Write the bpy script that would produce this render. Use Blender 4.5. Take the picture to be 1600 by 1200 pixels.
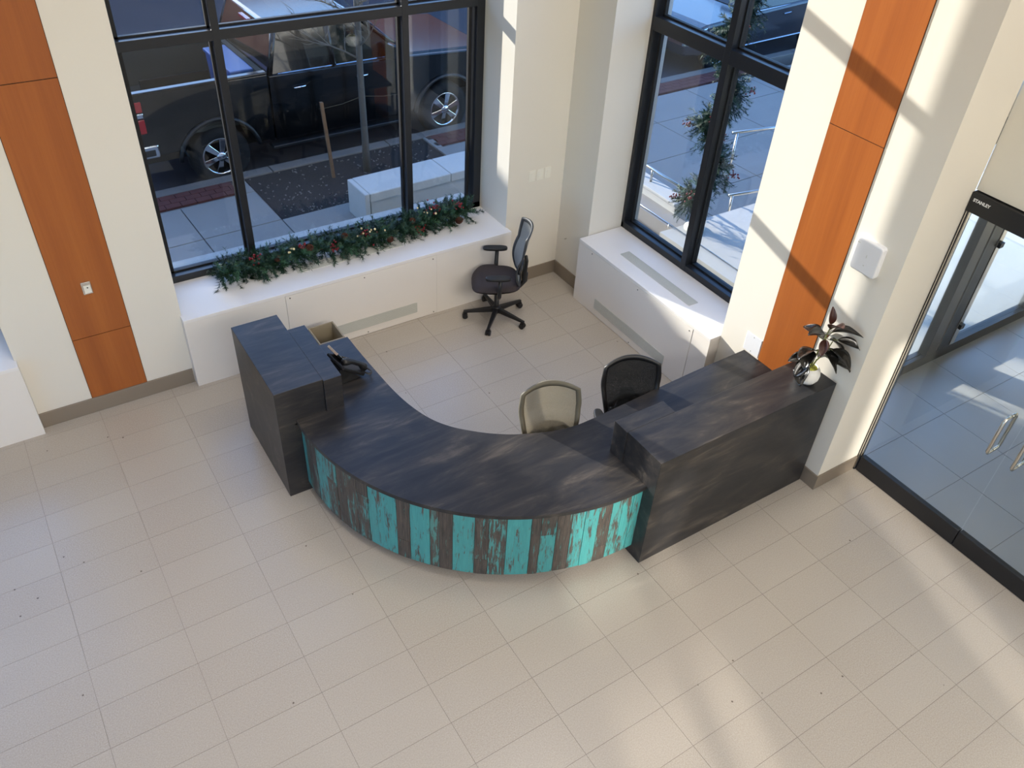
import bpy, bmesh, math, random
from mathutils import Vector, Matrix

for o in list(bpy.data.objects):
    bpy.data.objects.remove(o)
scene = bpy.context.scene
COL = scene.collection
PI = math.pi
H = 5.05

# ------------------------------------------------------------------ camera
R = ((0.8426073, -0.53608533, 0.05123923),      # right, down, forward in world axes
     (-0.31073553, -0.56169583, -0.76677326),
     (0.43983676, 0.63016689, -0.63986976))
FPX = 1314.595
cam_d = bpy.data.cameras.new('camera')
cam_d.sensor_width = 36.0
cam_d.lens = FPX / 1600 * 36
cam_d.clip_end = 300
cam = bpy.data.objects.new('camera', cam_d)
COL.objects.link(cam)
m = Matrix(((R[0][0], -R[1][0], -R[2][0], 0), (R[0][1], -R[1][1], -R[2][1], 0), (R[0][2], -R[1][2], -R[2][2], H), (0, 0, 0, 1)))
cam.matrix_world = m
scene.camera = cam

# ------------------------------------------------------------------ world, sun, lamps, exposure
SUN = Vector((0.345, -1.0, -0.30)).normalized()      # travel direction of the sunlight
w = bpy.data.worlds.new('sky')
scene.world = w
w.use_nodes = True
nt = w.node_tree
nt.nodes.clear()
sky = nt.nodes.new('ShaderNodeTexSky')
sky.sky_type = 'NISHITA'
sky.sun_disc = False
sky.sun_elevation = math.radians(15)
sky.sun_rotation = math.atan2(-0.36, 1.0)
sky.altitude = 100
sky.ozone_density = 4.0
bg = nt.nodes.new('ShaderNodeBackground')
bg.inputs['Strength'].default_value = 1.35
out = nt.nodes.new('ShaderNodeOutputWorld')
tint = nt.nodes.new('ShaderNodeMix')
tint.data_type = 'RGBA'
tint.blend_type = 'MULTIPLY'
tint.inputs['Factor'].default_value = 1.0
tint.inputs['B'].default_value = (0.92, 0.975, 1.06, 1)
nt.links.new(sky.outputs[0], tint.inputs['A'])
nt.links.new(tint.outputs['Result'], bg.inputs[0])
nt.links.new(bg.outputs[0], out.inputs[0])


def lamp(name, kind, energy, color, loc=(0, 0, 0), direction=(0, 0, -1), size=1.0, angle=None, sy=None):
    d = bpy.data.lights.new(name, kind)
    d.energy = energy
    d.color = color
    if kind == 'AREA':
        d.shape = 'RECTANGLE'
        d.size = size
        d.size_y = sy or size
    if angle is not None:
        d.angle = angle
    o = bpy.data.objects.new(name, d)
    COL.objects.link(o)
    o.location = loc
    o.rotation_euler = Vector(direction).to_track_quat('-Z', 'Y').to_euler()
    return o


lamp('sun', 'SUN', 19.5, (1.0, 0.90, 0.78), direction=SUN, angle=math.radians(0.53))
# sunlight thrown back by the glass facade behind the building, entering by the openings added at the rear
lamp('sun_off_facade', 'SUN', 4.0, (1.0, 0.93, 0.82), direction=(0.35, 1.0, -0.285), angle=math.radians(1.2))
for i, (x, y) in enumerate(((-3.5, 3.6), (0.6, 3.6), (3.6, 3.6), (-3.5, -0.2), (0.6, -0.8), (3.6, -0.8), (-3.5, -4.0), (0.6, -4.2), (3.6, -4.2))):
    lamp('ceiling_fill', 'AREA', 30 if (y > 3 and x > 0) else 5, (1.0, 0.95, 0.89), (x, y, 7.55), (0, 0, -1), 1.5).data.spread = math.radians(95)  # unseen fill lamps added to brighten the floor, strongest over the desk

for x in (-1.2, 1.8, 4.4):          # unseen fill lamps added at the rear to brighten the window wall
    lamp('rear_fill', 'AREA', 195, (1.0, 0.95, 0.88), (x, -5.2, 6.9), (-0.12, 0.86, -0.33), 2.6, sy=1.4)

vs = scene.view_settings
vs.view_transform = 'Standard'
vs.look = 'None'
vs.exposure = -0.14
vs.gamma = 1.0
vs.use_curve_mapping = False
scene.cycles.caustics_reflective = False
scene.cycles.caustics_refractive = False
scene.cycles.sample_clamp_indirect = 6.0
scene.cycles.use_denoising = True
scene.cycles.max_bounces = 10
scene.cycles.transparent_max_bounces = 16


# ------------------------------------------------------------------ mesh helper
class MB:
    def __init__(s):
        s.v = []
        s.f = []

    def add(s, vs_, fs):
        n = len(s.v)
        s.v += [tuple(p) for p in vs_]
        s.f += [tuple(i + n for i in f) for f in fs]
        return s

    def box(s, x0, y0, z0, x1, y1, z1):
        x0, x1 = min(x0, x1), max(x0, x1)
        y0, y1 = min(y0, y1), max(y0, y1)
        z0, z1 = min(z0, z1), max(z0, z1)
        return s.add([(x0, y0, z0), (x1, y0, z0), (x1, y1, z0), (x0, y1, z0), (x0, y0, z1), (x1, y0, z1), (x1, y1, z1), (x0, y1, z1)],
                     [(3, 2, 1, 0), (4, 5, 6, 7), (0, 1, 5, 4), (1, 2, 6, 5), (2, 3, 7, 6), (3, 0, 4, 7)])

    def hexa(s, a, b):      # two quads (4 points each) joined
        return s.add(list(a) + list(b), [(3, 2, 1, 0), (4, 5, 6, 7), (0, 1, 5, 4), (1, 2, 6, 5), (2, 3, 7, 6), (3, 0, 4, 7)])

    def tube(s, pts, rad, n=8, caps=True, closed=False):
        pts = [Vector(p) for p in pts]
        N = len(pts)
        rads = rad if isinstance(rad, (list, tuple)) else [rad] * N
        base = len(s.v)
        prev = None
        for i, p in enumerate(pts):
            if closed:
                t = pts[(i + 1) % N] - pts[i - 1]
            else:
                t = pts[min(i + 1, N - 1)] - pts[max(i - 1, 0)]
            t.normalize()
            if prev is None:
                a = t.orthogonal().normalized()
            else:
                a = prev - t * prev.dot(t)
                a = a.normalized() if a.length > 1e-6 else t.orthogonal().normalized()
            prev = a
            b = t.cross(a)
            for k in range(n):
                an = 2 * PI * k / n
                s.v.append(tuple(p + (a * math.cos(an) + b * math.sin(an)) * rads[i]))
        for i in range(N if closed else N - 1):
            j = (i + 1) % N
            for k in range(n):
                q = (k + 1) % n
                s.f.append((base + i * n + k, base + i * n + q, base + j * n + q, base + j * n + k))
        if caps and not closed:
            s.f.append(tuple(base + k for k in reversed(range(n))))
            s.f.append(tuple(base + (N - 1) * n + k for k in range(n)))
        return s

    def lathe(s, prof, n=20, center=(0, 0, 0), axis='z'):
        base = len(s.v)
        cx, cy, cz = center
        for r, h in prof:
            for k in range(n):
                a = 2 * PI * k / n
                if axis == 'z':
                    s.v.append((cx + r * math.cos(a), cy + r * math.sin(a), cz + h))
                elif axis == 'y':
                    s.v.append((cx + r * math.cos(a), cy + h, cz + r * math.sin(a)))
                else:
                    s.v.append((cx + h, cy + r * math.cos(a), cz + r * math.sin(a)))
        for i in range(len(prof) - 1):
            for k in range(n):
                q = (k + 1) % n
                f = (base + i * n + k, base + i * n + q, base + (i + 1) * n + q, base + (i + 1) * n + k)
                s.f.append(f if axis != 'y' else f[::-1])
        return s

    def prism(s, poly, z0, z1, plane='xy'):
        n = len(poly)
        def P(a, b, c):
            return (a, b, c) if plane == 'xy' else (a, c, b)      # 'xz': poly in x,z extruded along y
        base = len(s.v)
        s.v += [P(x, y, z0) for x, y in poly] + [P(x, y, z1) for x, y in poly]
        s.f.append(tuple(base + i for i in reversed(range(n))))
        s.f.append(tuple(base + n + i for i in range(n)))
        for i in range(n):
            j = (i + 1) % n
            s.f.append((base + i, base + j, base + n + j, base + n + i))
        return s

    def sphere(s, c, r, n=8, m_=5):
        base = len(s.v)
        rx, ry, rz = r if isinstance(r, (tuple, list)) else (r, r, r)
        s.v.append((c[0], c[1], c[2] - rz))
        for i in range(1, m_):
            t = PI * i / m_ - PI / 2
            for k in range(n):
                a = 2 * PI * k / n
                s.v.append((c[0] + rx * math.cos(t) * math.cos(a), c[1] + ry * math.cos(t) * math.sin(a), c[2] + rz * math.sin(t)))
        s.v.append((c[0], c[1], c[2] + rz))
        top = len(s.v) - 1
        for k in range(n):
            q = (k + 1) % n
            s.f.append((base, base + 1 + q, base + 1 + k))
            s.f.append((top, base + 1 + (m_ - 2) * n + k, base + 1 + (m_ - 2) * n + q))
        for i in range(m_ - 2):
            for k in range(n):
                q = (k + 1) % n
                s.f.append((base + 1 + i * n + k, base + 1 + i * n + q, base + 1 + (i + 1) * n + q, base + 1 + (i + 1) * n + k))
        return s

    def grid(s, fn, nu, nv, thick=0.0):
        base = len(s.v)
        P = [[Vector(fn(i / nu, j / nv)) for j in range(nv + 1)] for i in range(nu + 1)]
        for i in range(nu + 1):
            for j in range(nv + 1):
                s.v.append(tuple(P[i][j]))
        idx = lambda i, j, b=base: b + i * (nv + 1) + j
        for i in range(nu):
            for j in range(nv):
                s.f.append((idx(i, j), idx(i + 1, j), idx(i + 1, j + 1), idx(i, j + 1)))
        if thick:
            b2 = len(s.v)
            for i in range(nu + 1):
                for j in range(nv + 1):
                    du = P[min(i + 1, nu)][j] - P[max(i - 1, 0)][j]
                    dv = P[i][min(j + 1, nv)] - P[i][max(j - 1, 0)]
                    nn = du.cross(dv)
                    nn = nn.normalized() if nn.length > 1e-9 else Vector((0, 0, 1))
                    s.v.append(tuple(P[i][j] - nn * thick))
            for i in range(nu):
                for j in range(nv):
                    s.f.append((idx(i, j, b2), idx(i, j + 1, b2), idx(i + 1, j + 1, b2), idx(i + 1, j, b2)))
            for i in range(nu):
                s.f.append((idx(i, 0), idx(i, 0, b2), idx(i + 1, 0, b2), idx(i + 1, 0)))
                s.f.append((idx(i, nv), idx(i + 1, nv), idx(i + 1, nv, b2), idx(i, nv, b2)))
            for j in range(nv):
                s.f.append((idx(0, j), idx(0, j + 1), idx(0, j + 1, b2), idx(0, j, b2)))
                s.f.append((idx(nu, j), idx(nu, j, b2), idx(nu, j + 1, b2), idx(nu, j + 1)))
        return s

    def mesh(s, name, mat=None, off=(0, 0, 0), smooth=False):
        me = bpy.data.meshes.new(name)
        ox, oy, oz = off
        me.from_pydata([(x - ox, y - oy, z - oz) for x, y, z in s.v], [], s.f)
        if mat:
            me.materials.append(mat)
        if smooth:
            for p in me.polygons:
                p.use_smooth = True
        me.update()
        return me


def put(name, mb, mat, parent=None, smooth=False, bevel=0.0, world=True, segs=2, fix=False):
    """link a mesh object; world=True: coordinates are world ones (parent has no rotation)"""
    off = tuple(parent_base(parent)) if (parent is not None and world) else (0, 0, 0)
    me = mb.mesh(name, mat, off, smooth)
    if fix:
        bm = bmesh.new()
        bm.from_mesh(me)
        bmesh.ops.recalc_face_normals(bm, faces=bm.faces)
        bm.to_mesh(me)
        bm.free()
    o = bpy.data.objects.new(name, me)
    COL.objects.link(o)
    if parent is not None:
        o.parent = parent
    if bevel:
        b = o.modifiers.new('bevel', 'BEVEL')
        b.width = bevel
        b.segments = segs
        b.limit_method = 'ANGLE'
        b.angle_limit = math.radians(40)
    return o


def parent_base(p):
    v = Vector(p.location)
    while p.parent:
        p = p.parent
        v += Vector(p.location)
    return v


def tag(o, label, cat, group=None):
    o['label'] = label
    o['category'] = cat
    if group:
        o['group'] = group
    return o


def thing(name, label, cat, loc=(0, 0, 0), rotz=0.0, group=None):
    o = bpy.data.objects.new(name, None)
    COL.objects.link(o)
    o.empty_display_size = 0.1
    o.location = loc
    o.rotation_euler = (0, 0, rotz)
    return tag(o, label, cat, group)


def struct(name, mb, mat, smooth=False, bevel=0.0):
    o = put(name, mb, mat, smooth=smooth, bevel=bevel)
    o['kind'] = 'structure'
    return o


def struct_empty(name, loc=(0, 0, 0)):
    o = bpy.data.objects.new(name, None)
    COL.objects.link(o)
    o.location = loc
    o['kind'] = 'structure'
    return o


def MBbox(*a):
    return MB().box(*a)


# ------------------------------------------------------------------ materials
def srgb(r, g, b):
    f = lambda c: (c / 255 / 12.92) if c / 255 <= 0.04045 else ((c / 255 + 0.055) / 1.055) ** 2.4
    return (f(r), f(g), f(b), 1.0)


def newmat(name):
    mt = bpy.data.materials.new(name)
    mt.use_nodes = True
    n = mt.node_tree.nodes
    b = n['Principled BSDF']
    return mt, mt.node_tree, b


def plain(name, col, rough=0.5, metal=0.0, spec=0.5, noise=0.0, nscale=4.0, coat=0.0, bump=0.0, bscale=60.0):
    mt, t, b = newmat(name)
    b.inputs['Roughness'].default_value = rough
    b.inputs['Metallic'].default_value = metal
    b.inputs['Specular IOR Level'].default_value = spec
    b.inputs['Coat Weight'].default_value = coat
    b.inputs['Coat Roughness'].default_value = 0.1
    g = t.nodes.new('ShaderNodeNewGeometry')
    nz = t.nodes.new('ShaderNodeTexNoise')
    nz.inputs['Scale'].default_value = nscale
    nz.inputs['Detail'].default_value = 4
    t.links.new(g.outputs['Position'], nz.inputs['Vector'])
    mx = t.nodes.new('ShaderNodeMix')
    mx.data_type = 'RGBA'
    k0, k1 = 1 - noise, 1 + noise
    mx.inputs['A'].default_value = (col[0] * k0, col[1] * k0, col[2] * k0, 1)
    mx.inputs['B'].default_value = (min(1, col[0] * k1), min(1, col[1] * k1), min(1, col[2] * k1), 1)
    t.links.new(nz.outputs['Fac'], mx.inputs['Factor'])
    t.links.new(mx.outputs['Result'], b.inputs['Base Color'])
    if bump:
        n2 = t.nodes.new('ShaderNodeTexNoise')
        n2.inputs['Scale'].default_value = bscale
        t.links.new(g.outputs['Position'], n2.inputs['Vector'])
        bp = t.nodes.new('ShaderNodeBump')
        bp.inputs['Strength'].default_value = bump
        bp.inputs['Distance'].default_value = 0.01
        t.links.new(n2.outputs['Fac'], bp.inputs['Height'])
        t.links.new(bp.outputs['Normal'], b.inputs['Normal'])
    return mt


def ramp(t, fac, stops):
    r = t.nodes.new('ShaderNodeValToRGB')
    e = r.color_ramp.elements
    while len(e) < len(stops):
        e.new(0.5)
    for el, (p, c) in zip(e, stops):
        el.position = p
        el.color = c
    t.links.new(fac, r.inputs['Fac'])
    return r.outputs['Color']


def mapped(t, src, scale=(1, 1, 1), rot=(0, 0, 0)):
    mp = t.nodes.new('ShaderNodeMapping')
    mp.inputs['Scale'].default_value = scale
    mp.inputs['Rotation'].default_value = rot
    t.links.new(src, mp.inputs['Vector'])
    return mp.outputs['Vector']


def noise(t, vec, scale, detail=5, rough=0.55, dist=0.0):
    n = t.nodes.new('ShaderNodeTexNoise')
    n.inputs['Scale'].default_value = scale
    n.inputs['Detail'].default_value = detail
    n.inputs['Roughness'].default_value = rough
    n.inputs['Distortion'].default_value = dist
    t.links.new(vec, n.inputs['Vector'])
    return n.outputs['Fac']


def mixc(t, fac, a, b):
    mx = t.nodes.new('ShaderNodeMix')
    mx.data_type = 'RGBA'
    for val, key in ((fac, 'Factor'), (a, 'A'), (b, 'B')):
        if isinstance(val, (int, float, tuple)):
            mx.inputs[key].default_value = val
        else:
            t.links.new(val, mx.inputs[key])
    return mx.outputs['Result']


def math_(t, op, a, b=0.0):
    n = t.nodes.new('ShaderNodeMath')
    n.operation = op
    for i, v in enumerate((a, b)):
        if isinstance(v, (int, float)):
            n.inputs[i].default_value = v
        else:
            t.links.new(v, n.inputs[i])
    return n.outputs[0]


def glass(name, tint, rough=0.0):
    mt = bpy.data.materials.new(name)
    mt.use_nodes = True
    t = mt.node_tree
    t.nodes.clear()
    o = t.nodes.new('ShaderNodeOutputMaterial')
    tr = t.nodes.new('ShaderNodeBsdfTransparent')
    tr.inputs['Color'].default_value = tint
    gl = t.nodes.new('ShaderNodeBsdfGlossy')
    gl.inputs['Roughness'].default_value = rough
    gl.inputs['Color'].default_value = (0.9, 0.95, 1.0, 1)
    lw = t.nodes.new('ShaderNodeLayerWeight')
    lw.inputs['Blend'].default_value = 0.5
    p = math_(t, 'POWER', lw.outputs['Facing'], 4.0)
    fac = math_(t, 'MULTIPLY_ADD', p, 0.7)
    fac.node.inputs[2].default_value = 0.035
    mx = t.nodes.new('ShaderNodeMixShader')
    t.links.new(fac, mx.inputs[0])
    t.links.new(tr.outputs[0], mx.inputs[1])
    t.links.new(gl.outputs[0], mx.inputs[2])
    t.links.new(mx.outputs[0], o.inputs[0])
    return mt


M = {}
M['wall'] = plain('painted_plaster', srgb(222, 216, 204), 0.85, noise=0.02, nscale=1.5, bump=0.03, bscale=180)
M['white'] = plain('white_enamel', srgb(232, 228, 224), 0.45, noise=0.015)
M['white_panel'] = plain('white_panel', srgb(230, 224, 216), 0.5, noise=0.015)
M['dim_wall'] = plain('bounce_cut_wall', srgb(132, 118, 104), 0.7, noise=0.1)  # darker tone given to the unseen left wall to cut its bounce
M['ceiling'] = plain('ceiling_paint', srgb(235, 233, 228), 0.9)
M['grille'] = plain('grille_metal', srgb(196, 196, 188), 0.45)
M['screw'] = plain('screw_metal', srgb(90, 88, 85), 0.4, metal=0.7)
M['gap'] = plain('shadow_gap', srgb(30, 24, 20), 0.9)
M['frame'] = plain('dark_anodised', srgb(44, 46, 50), 0.32, metal=0.35, noise=0.05)
M['gasket'] = plain('black_gasket', srgb(14, 14, 16), 0.6)
M['base'] = plain('baseboard_metal', srgb(140, 128, 114), 0.4, metal=0.25, noise=0.04)
M['steel'] = plain('brushed_steel', srgb(200, 196, 188), 0.25, metal=1.0)
M['chrome'] = plain('chrome', srgb(225, 225, 228), 0.08, metal=1.0)
M['black'] = plain('black_plastic', srgb(24, 24, 26), 0.45)
M['black_gloss'] = plain('black_gloss', srgb(14, 15, 17), 0.15)
M['seat'] = plain('seat_fabric', srgb(58, 50, 50), 0.9, noise=0.12, nscale=90, bump=0.2, bscale=400)
M['plate'] = plain('switch_plate', srgb(232, 228, 216), 0.4)
M['pot'] = plain('white_ceramic', srgb(238, 236, 230), 0.45)
M['moss'] = plain('moss', srgb(150, 150, 60), 0.95, noise=0.4, nscale=60, bump=0.6, bscale=90)
M['leaf'] = plain('rubber_leaf', srgb(32, 30, 27), 0.22, noise=0.3, nscale=10, coat=0.3)
M['leafred'] = plain('young_leaf', srgb(66, 36, 28), 0.28, noise=0.2)
M['stem'] = plain('plant_stem', srgb(92, 96, 48), 0.7)
M['needle'] = plain('fir_needle', srgb(26, 58, 40), 0.6, noise=0.45, nscale=14)
M['needle2'] = plain('frosted_needle', srgb(46, 84, 56), 0.55, noise=0.35, nscale=14)
M['berry'] = plain('red_berry', srgb(128, 22, 28), 0.3, noise=0.2, nscale=40)
M['berry2'] = plain('cream_berry', srgb(240, 220, 168), 0.35)
M['cone'] = plain('pine_cone', srgb(96, 58, 44), 0.8, noise=0.3, nscale=60)
M['twig'] = plain('garland_wire', srgb(70, 62, 44), 0.8)
M['concrete'] = plain('pale_concrete', srgb(144, 139, 133), 0.85, noise=0.10, nscale=2.2, bump=0.1, bscale=120)
M['concrete2'] = plain('white_concrete', srgb(186, 184, 178), 0.8, noise=0.06, nscale=3)
M['kerb'] = plain('kerb_concrete', srgb(118, 112, 106), 0.9, noise=0.12, nscale=5)
M['asphalt'] = plain('asphalt', srgb(60, 60, 65), 0.9, noise=0.2, nscale=1.2, bump=0.2, bscale=150)
M['mulch'] = plain('mulch', srgb(42, 36, 34), 0.95, noise=0.5, nscale=45, bump=0.8, bscale=60)
M['brick'] = plain('brick_paver', srgb(98, 56, 49), 0.9, noise=0.25, nscale=7)
M['bark'] = plain('bark', srgb(88, 84, 78), 0.9, noise=0.25, nscale=30)
M['stake'] = plain('stake_wood', srgb(122, 90, 62), 0.85, noise=0.25, nscale=20)
M['paint'] = plain('black_car_paint', srgb(6, 7, 8), 0.15, spec=0.35, coat=0.25)
M['paint2'] = plain('grey_car_paint', srgb(38, 42, 50), 0.15, coat=0.8)
M['bedliner'] = plain('bed_liner', srgb(58, 58, 52), 0.85, noise=0.1)
M['tyre'] = plain('tyre', srgb(20, 20, 21), 0.85)
M['autoglass'] = plain('car_glass', srgb(16, 20, 22), 0.03, coat=0.6)
M['red'] = plain('tail_lens', srgb(170, 22, 28), 0.15, coat=0.6)
M['blue'] = plain('blue_bin_plastic', srgb(52, 92, 150), 0.4)
M['tan'] = plain('bin_plastic', srgb(150, 138, 116), 0.6)
M['bindark'] = plain('bin_inside', srgb(112, 104, 88), 0.8)
M['facade'] = plain('brick_facade', srgb(140, 86, 72), 0.9, noise=0.2, nscale=3)
M['glass'] = glass('window_glass', (0.735, 0.76, 0.775, 1))
M['doorglass'] = glass('door_glass', (0.92, 0.945, 0.945, 1))
M['screen'] = plain('phone_screen', srgb(150, 190, 215), 0.1)
M['white_text'] = plain('white_lettering', srgb(228, 228, 228), 0.5)
M['box_white'] = plain('matt_white_plastic', srgb(224, 224, 226), 0.5)
M['vest'] = plain('vestibule_tile', srgb(166, 164, 162), 0.3, noise=0.05, nscale=3)


def mat_floor():
    mt, t, b = newmat('terrazzo_tile')
    g = t.nodes.new('ShaderNodeNewGeometry')
    oi = t.nodes.new('ShaderNodeObjectInfo')
    base = mixc(t, oi.outputs['Random'], srgb(170, 161, 150), srgb(177, 169, 158))
    n1 = noise(t, g.outputs['Position'], 120, 3)
    c1 = mixc(t, ramp(t, n1, [(0.35, (0, 0, 0, 1)), (0.68, (1, 1, 1, 1))]), base, srgb(190, 182, 171))
    n2 = noise(t, g.outputs['Position'], 1.1, 3)
    c2 = mixc(t, math_(t, 'MULTIPLY', n2, 0.35), c1, srgb(160, 149, 137))
    vo = t.nodes.new('ShaderNodeTexVoronoi')
    vo.inputs['Scale'].default_value = 9
    t.links.new(g.outputs['Position'], vo.inputs['Vector'])
    dot = ramp(t, vo.outputs['Distance'], [(0.0, (1, 1, 1, 1)), (0.05, (1, 1, 1, 1)), (0.075, (0, 0, 0, 1))])
    wn = t.nodes.new('ShaderNodeSeparateColor')
    t.links.new(vo.outputs['Color'], wn.inputs[0])
    sel = math_(t, 'MULTIPLY', dot, math_(t, 'GREATER_THAN', wn.outputs[0], 0.86))
    c3 = mixc(t, math_(t, 'MULTIPLY', sel, 0.75), c2, srgb(70, 58, 50))
    t.links.new(c3, b.inputs['Base Color'])
    b.inputs['Roughness'].default_value = 0.27
    b.inputs['Specular IOR Level'].default_value = 0.55
    return mt


def mat_laminate():
    mt, t, b = newmat('smoky_laminate')
    g = t.nodes.new('ShaderNodeNewGeometry')
    v = mapped(t, g.outputs['Position'], (1.0, 3.4, 3.0), (0.35, 0.25, 0.5))
    a = noise(t, v, 1.5, 8, 0.62, 1.1)
    v2 = mapped(t, g.outputs['Position'], (1.2, 9.0, 8.0), (0.5, 0.35, 0.62))
    c = noise(t, v2, 2.2, 6, 0.6, 0.8)
    mixf = math_(t, 'ADD', math_(t, 'MULTIPLY', a, 0.72), math_(t, 'MULTIPLY', c, 0.28))
    col = ramp(t, mixf, [(0.36, srgb(29, 28, 29)), (0.47, srgb(40, 39, 39)), (0.57, srgb(57, 53, 49)), (0.72, srgb(104, 95, 85))])
    hue = noise(t, g.outputs['Position'], 0.9, 3)
    col2 = mixc(t, math_(t, 'MULTIPLY', hue, 0.35), col, srgb(48, 51, 62))
    t.links.new(col2, b.inputs['Base Color'])
    b.inputs['Roughness'].default_value = 0.36
    b.inputs['Specular IOR Level'].default_value = 0.32
    return mt


def mat_plank():
    """teal paint worn off dark wood; object colour red = how much wood shows, green = shade"""
    mt, t, b = newmat('worn_teal_board')
    g = t.nodes.new('ShaderNodeNewGeometry')
    oi = t.nodes.new('ShaderNodeObjectInfo')
    sc = t.nodes.new('ShaderNodeSeparateColor')
    t.links.new(oi.outputs['Color'], sc.inputs[0])
    off = t.nodes.new('ShaderNodeVectorMath')
    off.operation = 'ADD'
    cb = t.nodes.new('ShaderNodeCombineXYZ')
    t.links.new(math_(t, 'MULTIPLY', oi.outputs['Random'], 30.0), cb.inputs[0])
    t.links.new(g.outputs['Position'], off.inputs[0])
    t.links.new(cb.outputs[0], off.inputs[1])
    v = mapped(t, off.outputs[0], (7, 7, 1.3))
    a = noise(t, v, 3.2, 8, 0.68, 0.6)
    v2 = mapped(t, off.outputs[0], (26, 26, 1.2))
    gr = noise(t, v2, 3.0, 6, 0.6, 1.5)
    fine = noise(t, off.outputs[0], 60, 3)
    s = math_(t, 'ADD', math_(t, 'MULTIPLY', a, 0.6), math_(t, 'MULTIPLY', gr, 0.4))
    s2 = math_(t, 'ADD', math_(t, 'MULTIPLY', s, 3.4), -1.2)
    thr = math_(t, 'ADD', s2, math_(t, 'SUBTRACT', sc.outputs[0], 1.0))
    mask = ramp(t, math_(t, 'ADD', math_(t, 'MULTIPLY', thr, 4.0), 0.5), [(0.2, (0, 0, 0, 1)), (0.8, (1, 1, 1, 1))])
    teal = mixc(t, gr, srgb(44, 122, 124), srgb(84, 172, 170))
    teal = mixc(t, sc.outputs[1], teal, srgb(92, 124, 112))
    wood = mixc(t, ramp(t, gr, [(0.35, (0, 0, 0, 1)), (0.65, (1, 1, 1, 1))]), srgb(40, 35, 34), srgb(98, 84, 76))
    wood = mixc(t, math_(t, 'MULTIPLY', fine, 0.5), wood, srgb(62, 70, 68))
    t.links.new(mixc(t, mask, teal, wood), b.inputs['Base Color'])
    b.inputs['Roughness'].default_value = 0.5
    bp = t.nodes.new('ShaderNodeBump')
    bp.inputs['Strength'].default_value = 0.3
    bp.inputs['Distance'].default_value = 0.004
    t.links.new(gr, bp.inputs['Height'])
    t.links.new(bp.outputs['Normal'], b.inputs['Normal'])
    return mt


def mat_wood():
    mt, t, b = newmat('cherry_veneer')
    g = t.nodes.new('ShaderNodeNewGeometry')
    oi = t.nodes.new('ShaderNodeObjectInfo')
    v = mapped(t, g.outputs['Position'], (9, 9, 0.35))
    a = noise(t, v, 1.0, 4, 0.5, 0.4)
    v2 = mapped(t, g.outputs['Position'], (60, 60, 1.4))
    c = noise(t, v2, 2.0, 4, 0.5, 0.3)
    f = math_(t, 'ADD', math_(t, 'MULTIPLY', a, 0.75), math_(t, 'MULTIPLY', c, 0.25))
    col = ramp(t, f, [(0.3, srgb(146, 78, 30)), (0.5, srgb(160, 88, 35)), (0.72, srgb(174, 101, 43))])
    t.links.new(mixc(t, math_(t, 'MULTIPLY', oi.outputs['Random'], 0.2), col, srgb(134, 78, 38)), b.inputs['Base Color'])
    b.inputs['Roughness'].default_value = 0.38
    return mt


def mat_mesh(name, col, alpha):
    mt = bpy.data.materials.new(name)
    mt.use_nodes = True
    t = mt.node_tree
    b = t.nodes['Principled BSDF']
    b.inputs['Base Color'].default_value = col
    b.inputs['Roughness'].default_value = 0.8
    tl = t.nodes.new('ShaderNodeBsdfTranslucent')
    tl.inputs['Color'].default_value = col
    m1 = t.nodes.new('ShaderNodeMixShader')
    m1.inputs[0].default_value = 0.4
    t.links.new(b.outputs[0], m1.inputs[1])
    t.links.new(tl.outputs[0], m1.inputs[2])
    tr = t.nodes.new('ShaderNodeBsdfTransparent')
    tc = t.nodes.new('ShaderNodeTexCoord')
    vo = t.nodes.new('ShaderNodeTexVoronoi')
    vo.inputs['Scale'].default_value = 420
    t.links.new(tc.outputs['Object'], vo.inputs['Vector'])
    hole = ramp(t, vo.outputs['Distance'], [(alpha - 0.12, (0, 0, 0, 1)), (alpha + 0.12, (1, 1, 1, 1))])
    m2 = t.nodes.new('ShaderNodeMixShader')
    t.links.new(hole, m2.inputs[0])
    t.links.new(tr.outputs[0], m2.inputs[1])
    t.links.new(m1.outputs[0], m2.inputs[2])
    t.links.new(m2.outputs[0], t.nodes['Material Output'].inputs[0])
    return mt


M['tile'] = mat_floor()
M['lam'] = mat_laminate()
M['plank'] = mat_plank()
M['wood'] = mat_wood()
M['mesh_grey'] = mat_mesh('grey_mesh_fabric', srgb(168, 168, 163), 0.24)
M['mesh_black'] = mat_mesh('black_mesh_fabric', srgb(30, 31, 33), 0.34)
M['mesh_beige'] = mat_mesh('taupe_mesh_fabric', srgb(150, 142, 126), 0.37)
M['grout'] = plain('tile_joint', srgb(132, 124, 115), 0.9)

# ------------------------------------------------------------------ room shell
YA, XB = 6.42, 4.95              # inner faces of the window wall and of the side wall
YW, XW = 6.95, 5.38              # window planes
CEIL = 7.6
XL, YR = -7.0, -6.0
W1 = (0.97, 4.27)
W0 = (-3.62, -0.335)
W2 = (3.93, 5.90)
WTOP = 5.6
SZ = 0.70                        # top of the masonry under the windows

wb = MB()
for x0, x1 in ((XL - 0.3, W0[0]), (W0[1], W1[0]), (W1[1], 5.6)):
    wb.box(x0, YA, -0.6, x1, 7.12, CEIL)
for x0, x1 in (W0, W1):
    wb.box(x0, YW, -0.6, x1, 7.12, SZ)
    wb.box(x0, YA, WTOP, x1, 7.12, CEIL)
struct('wall_back', wb, M['wall'])

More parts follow.
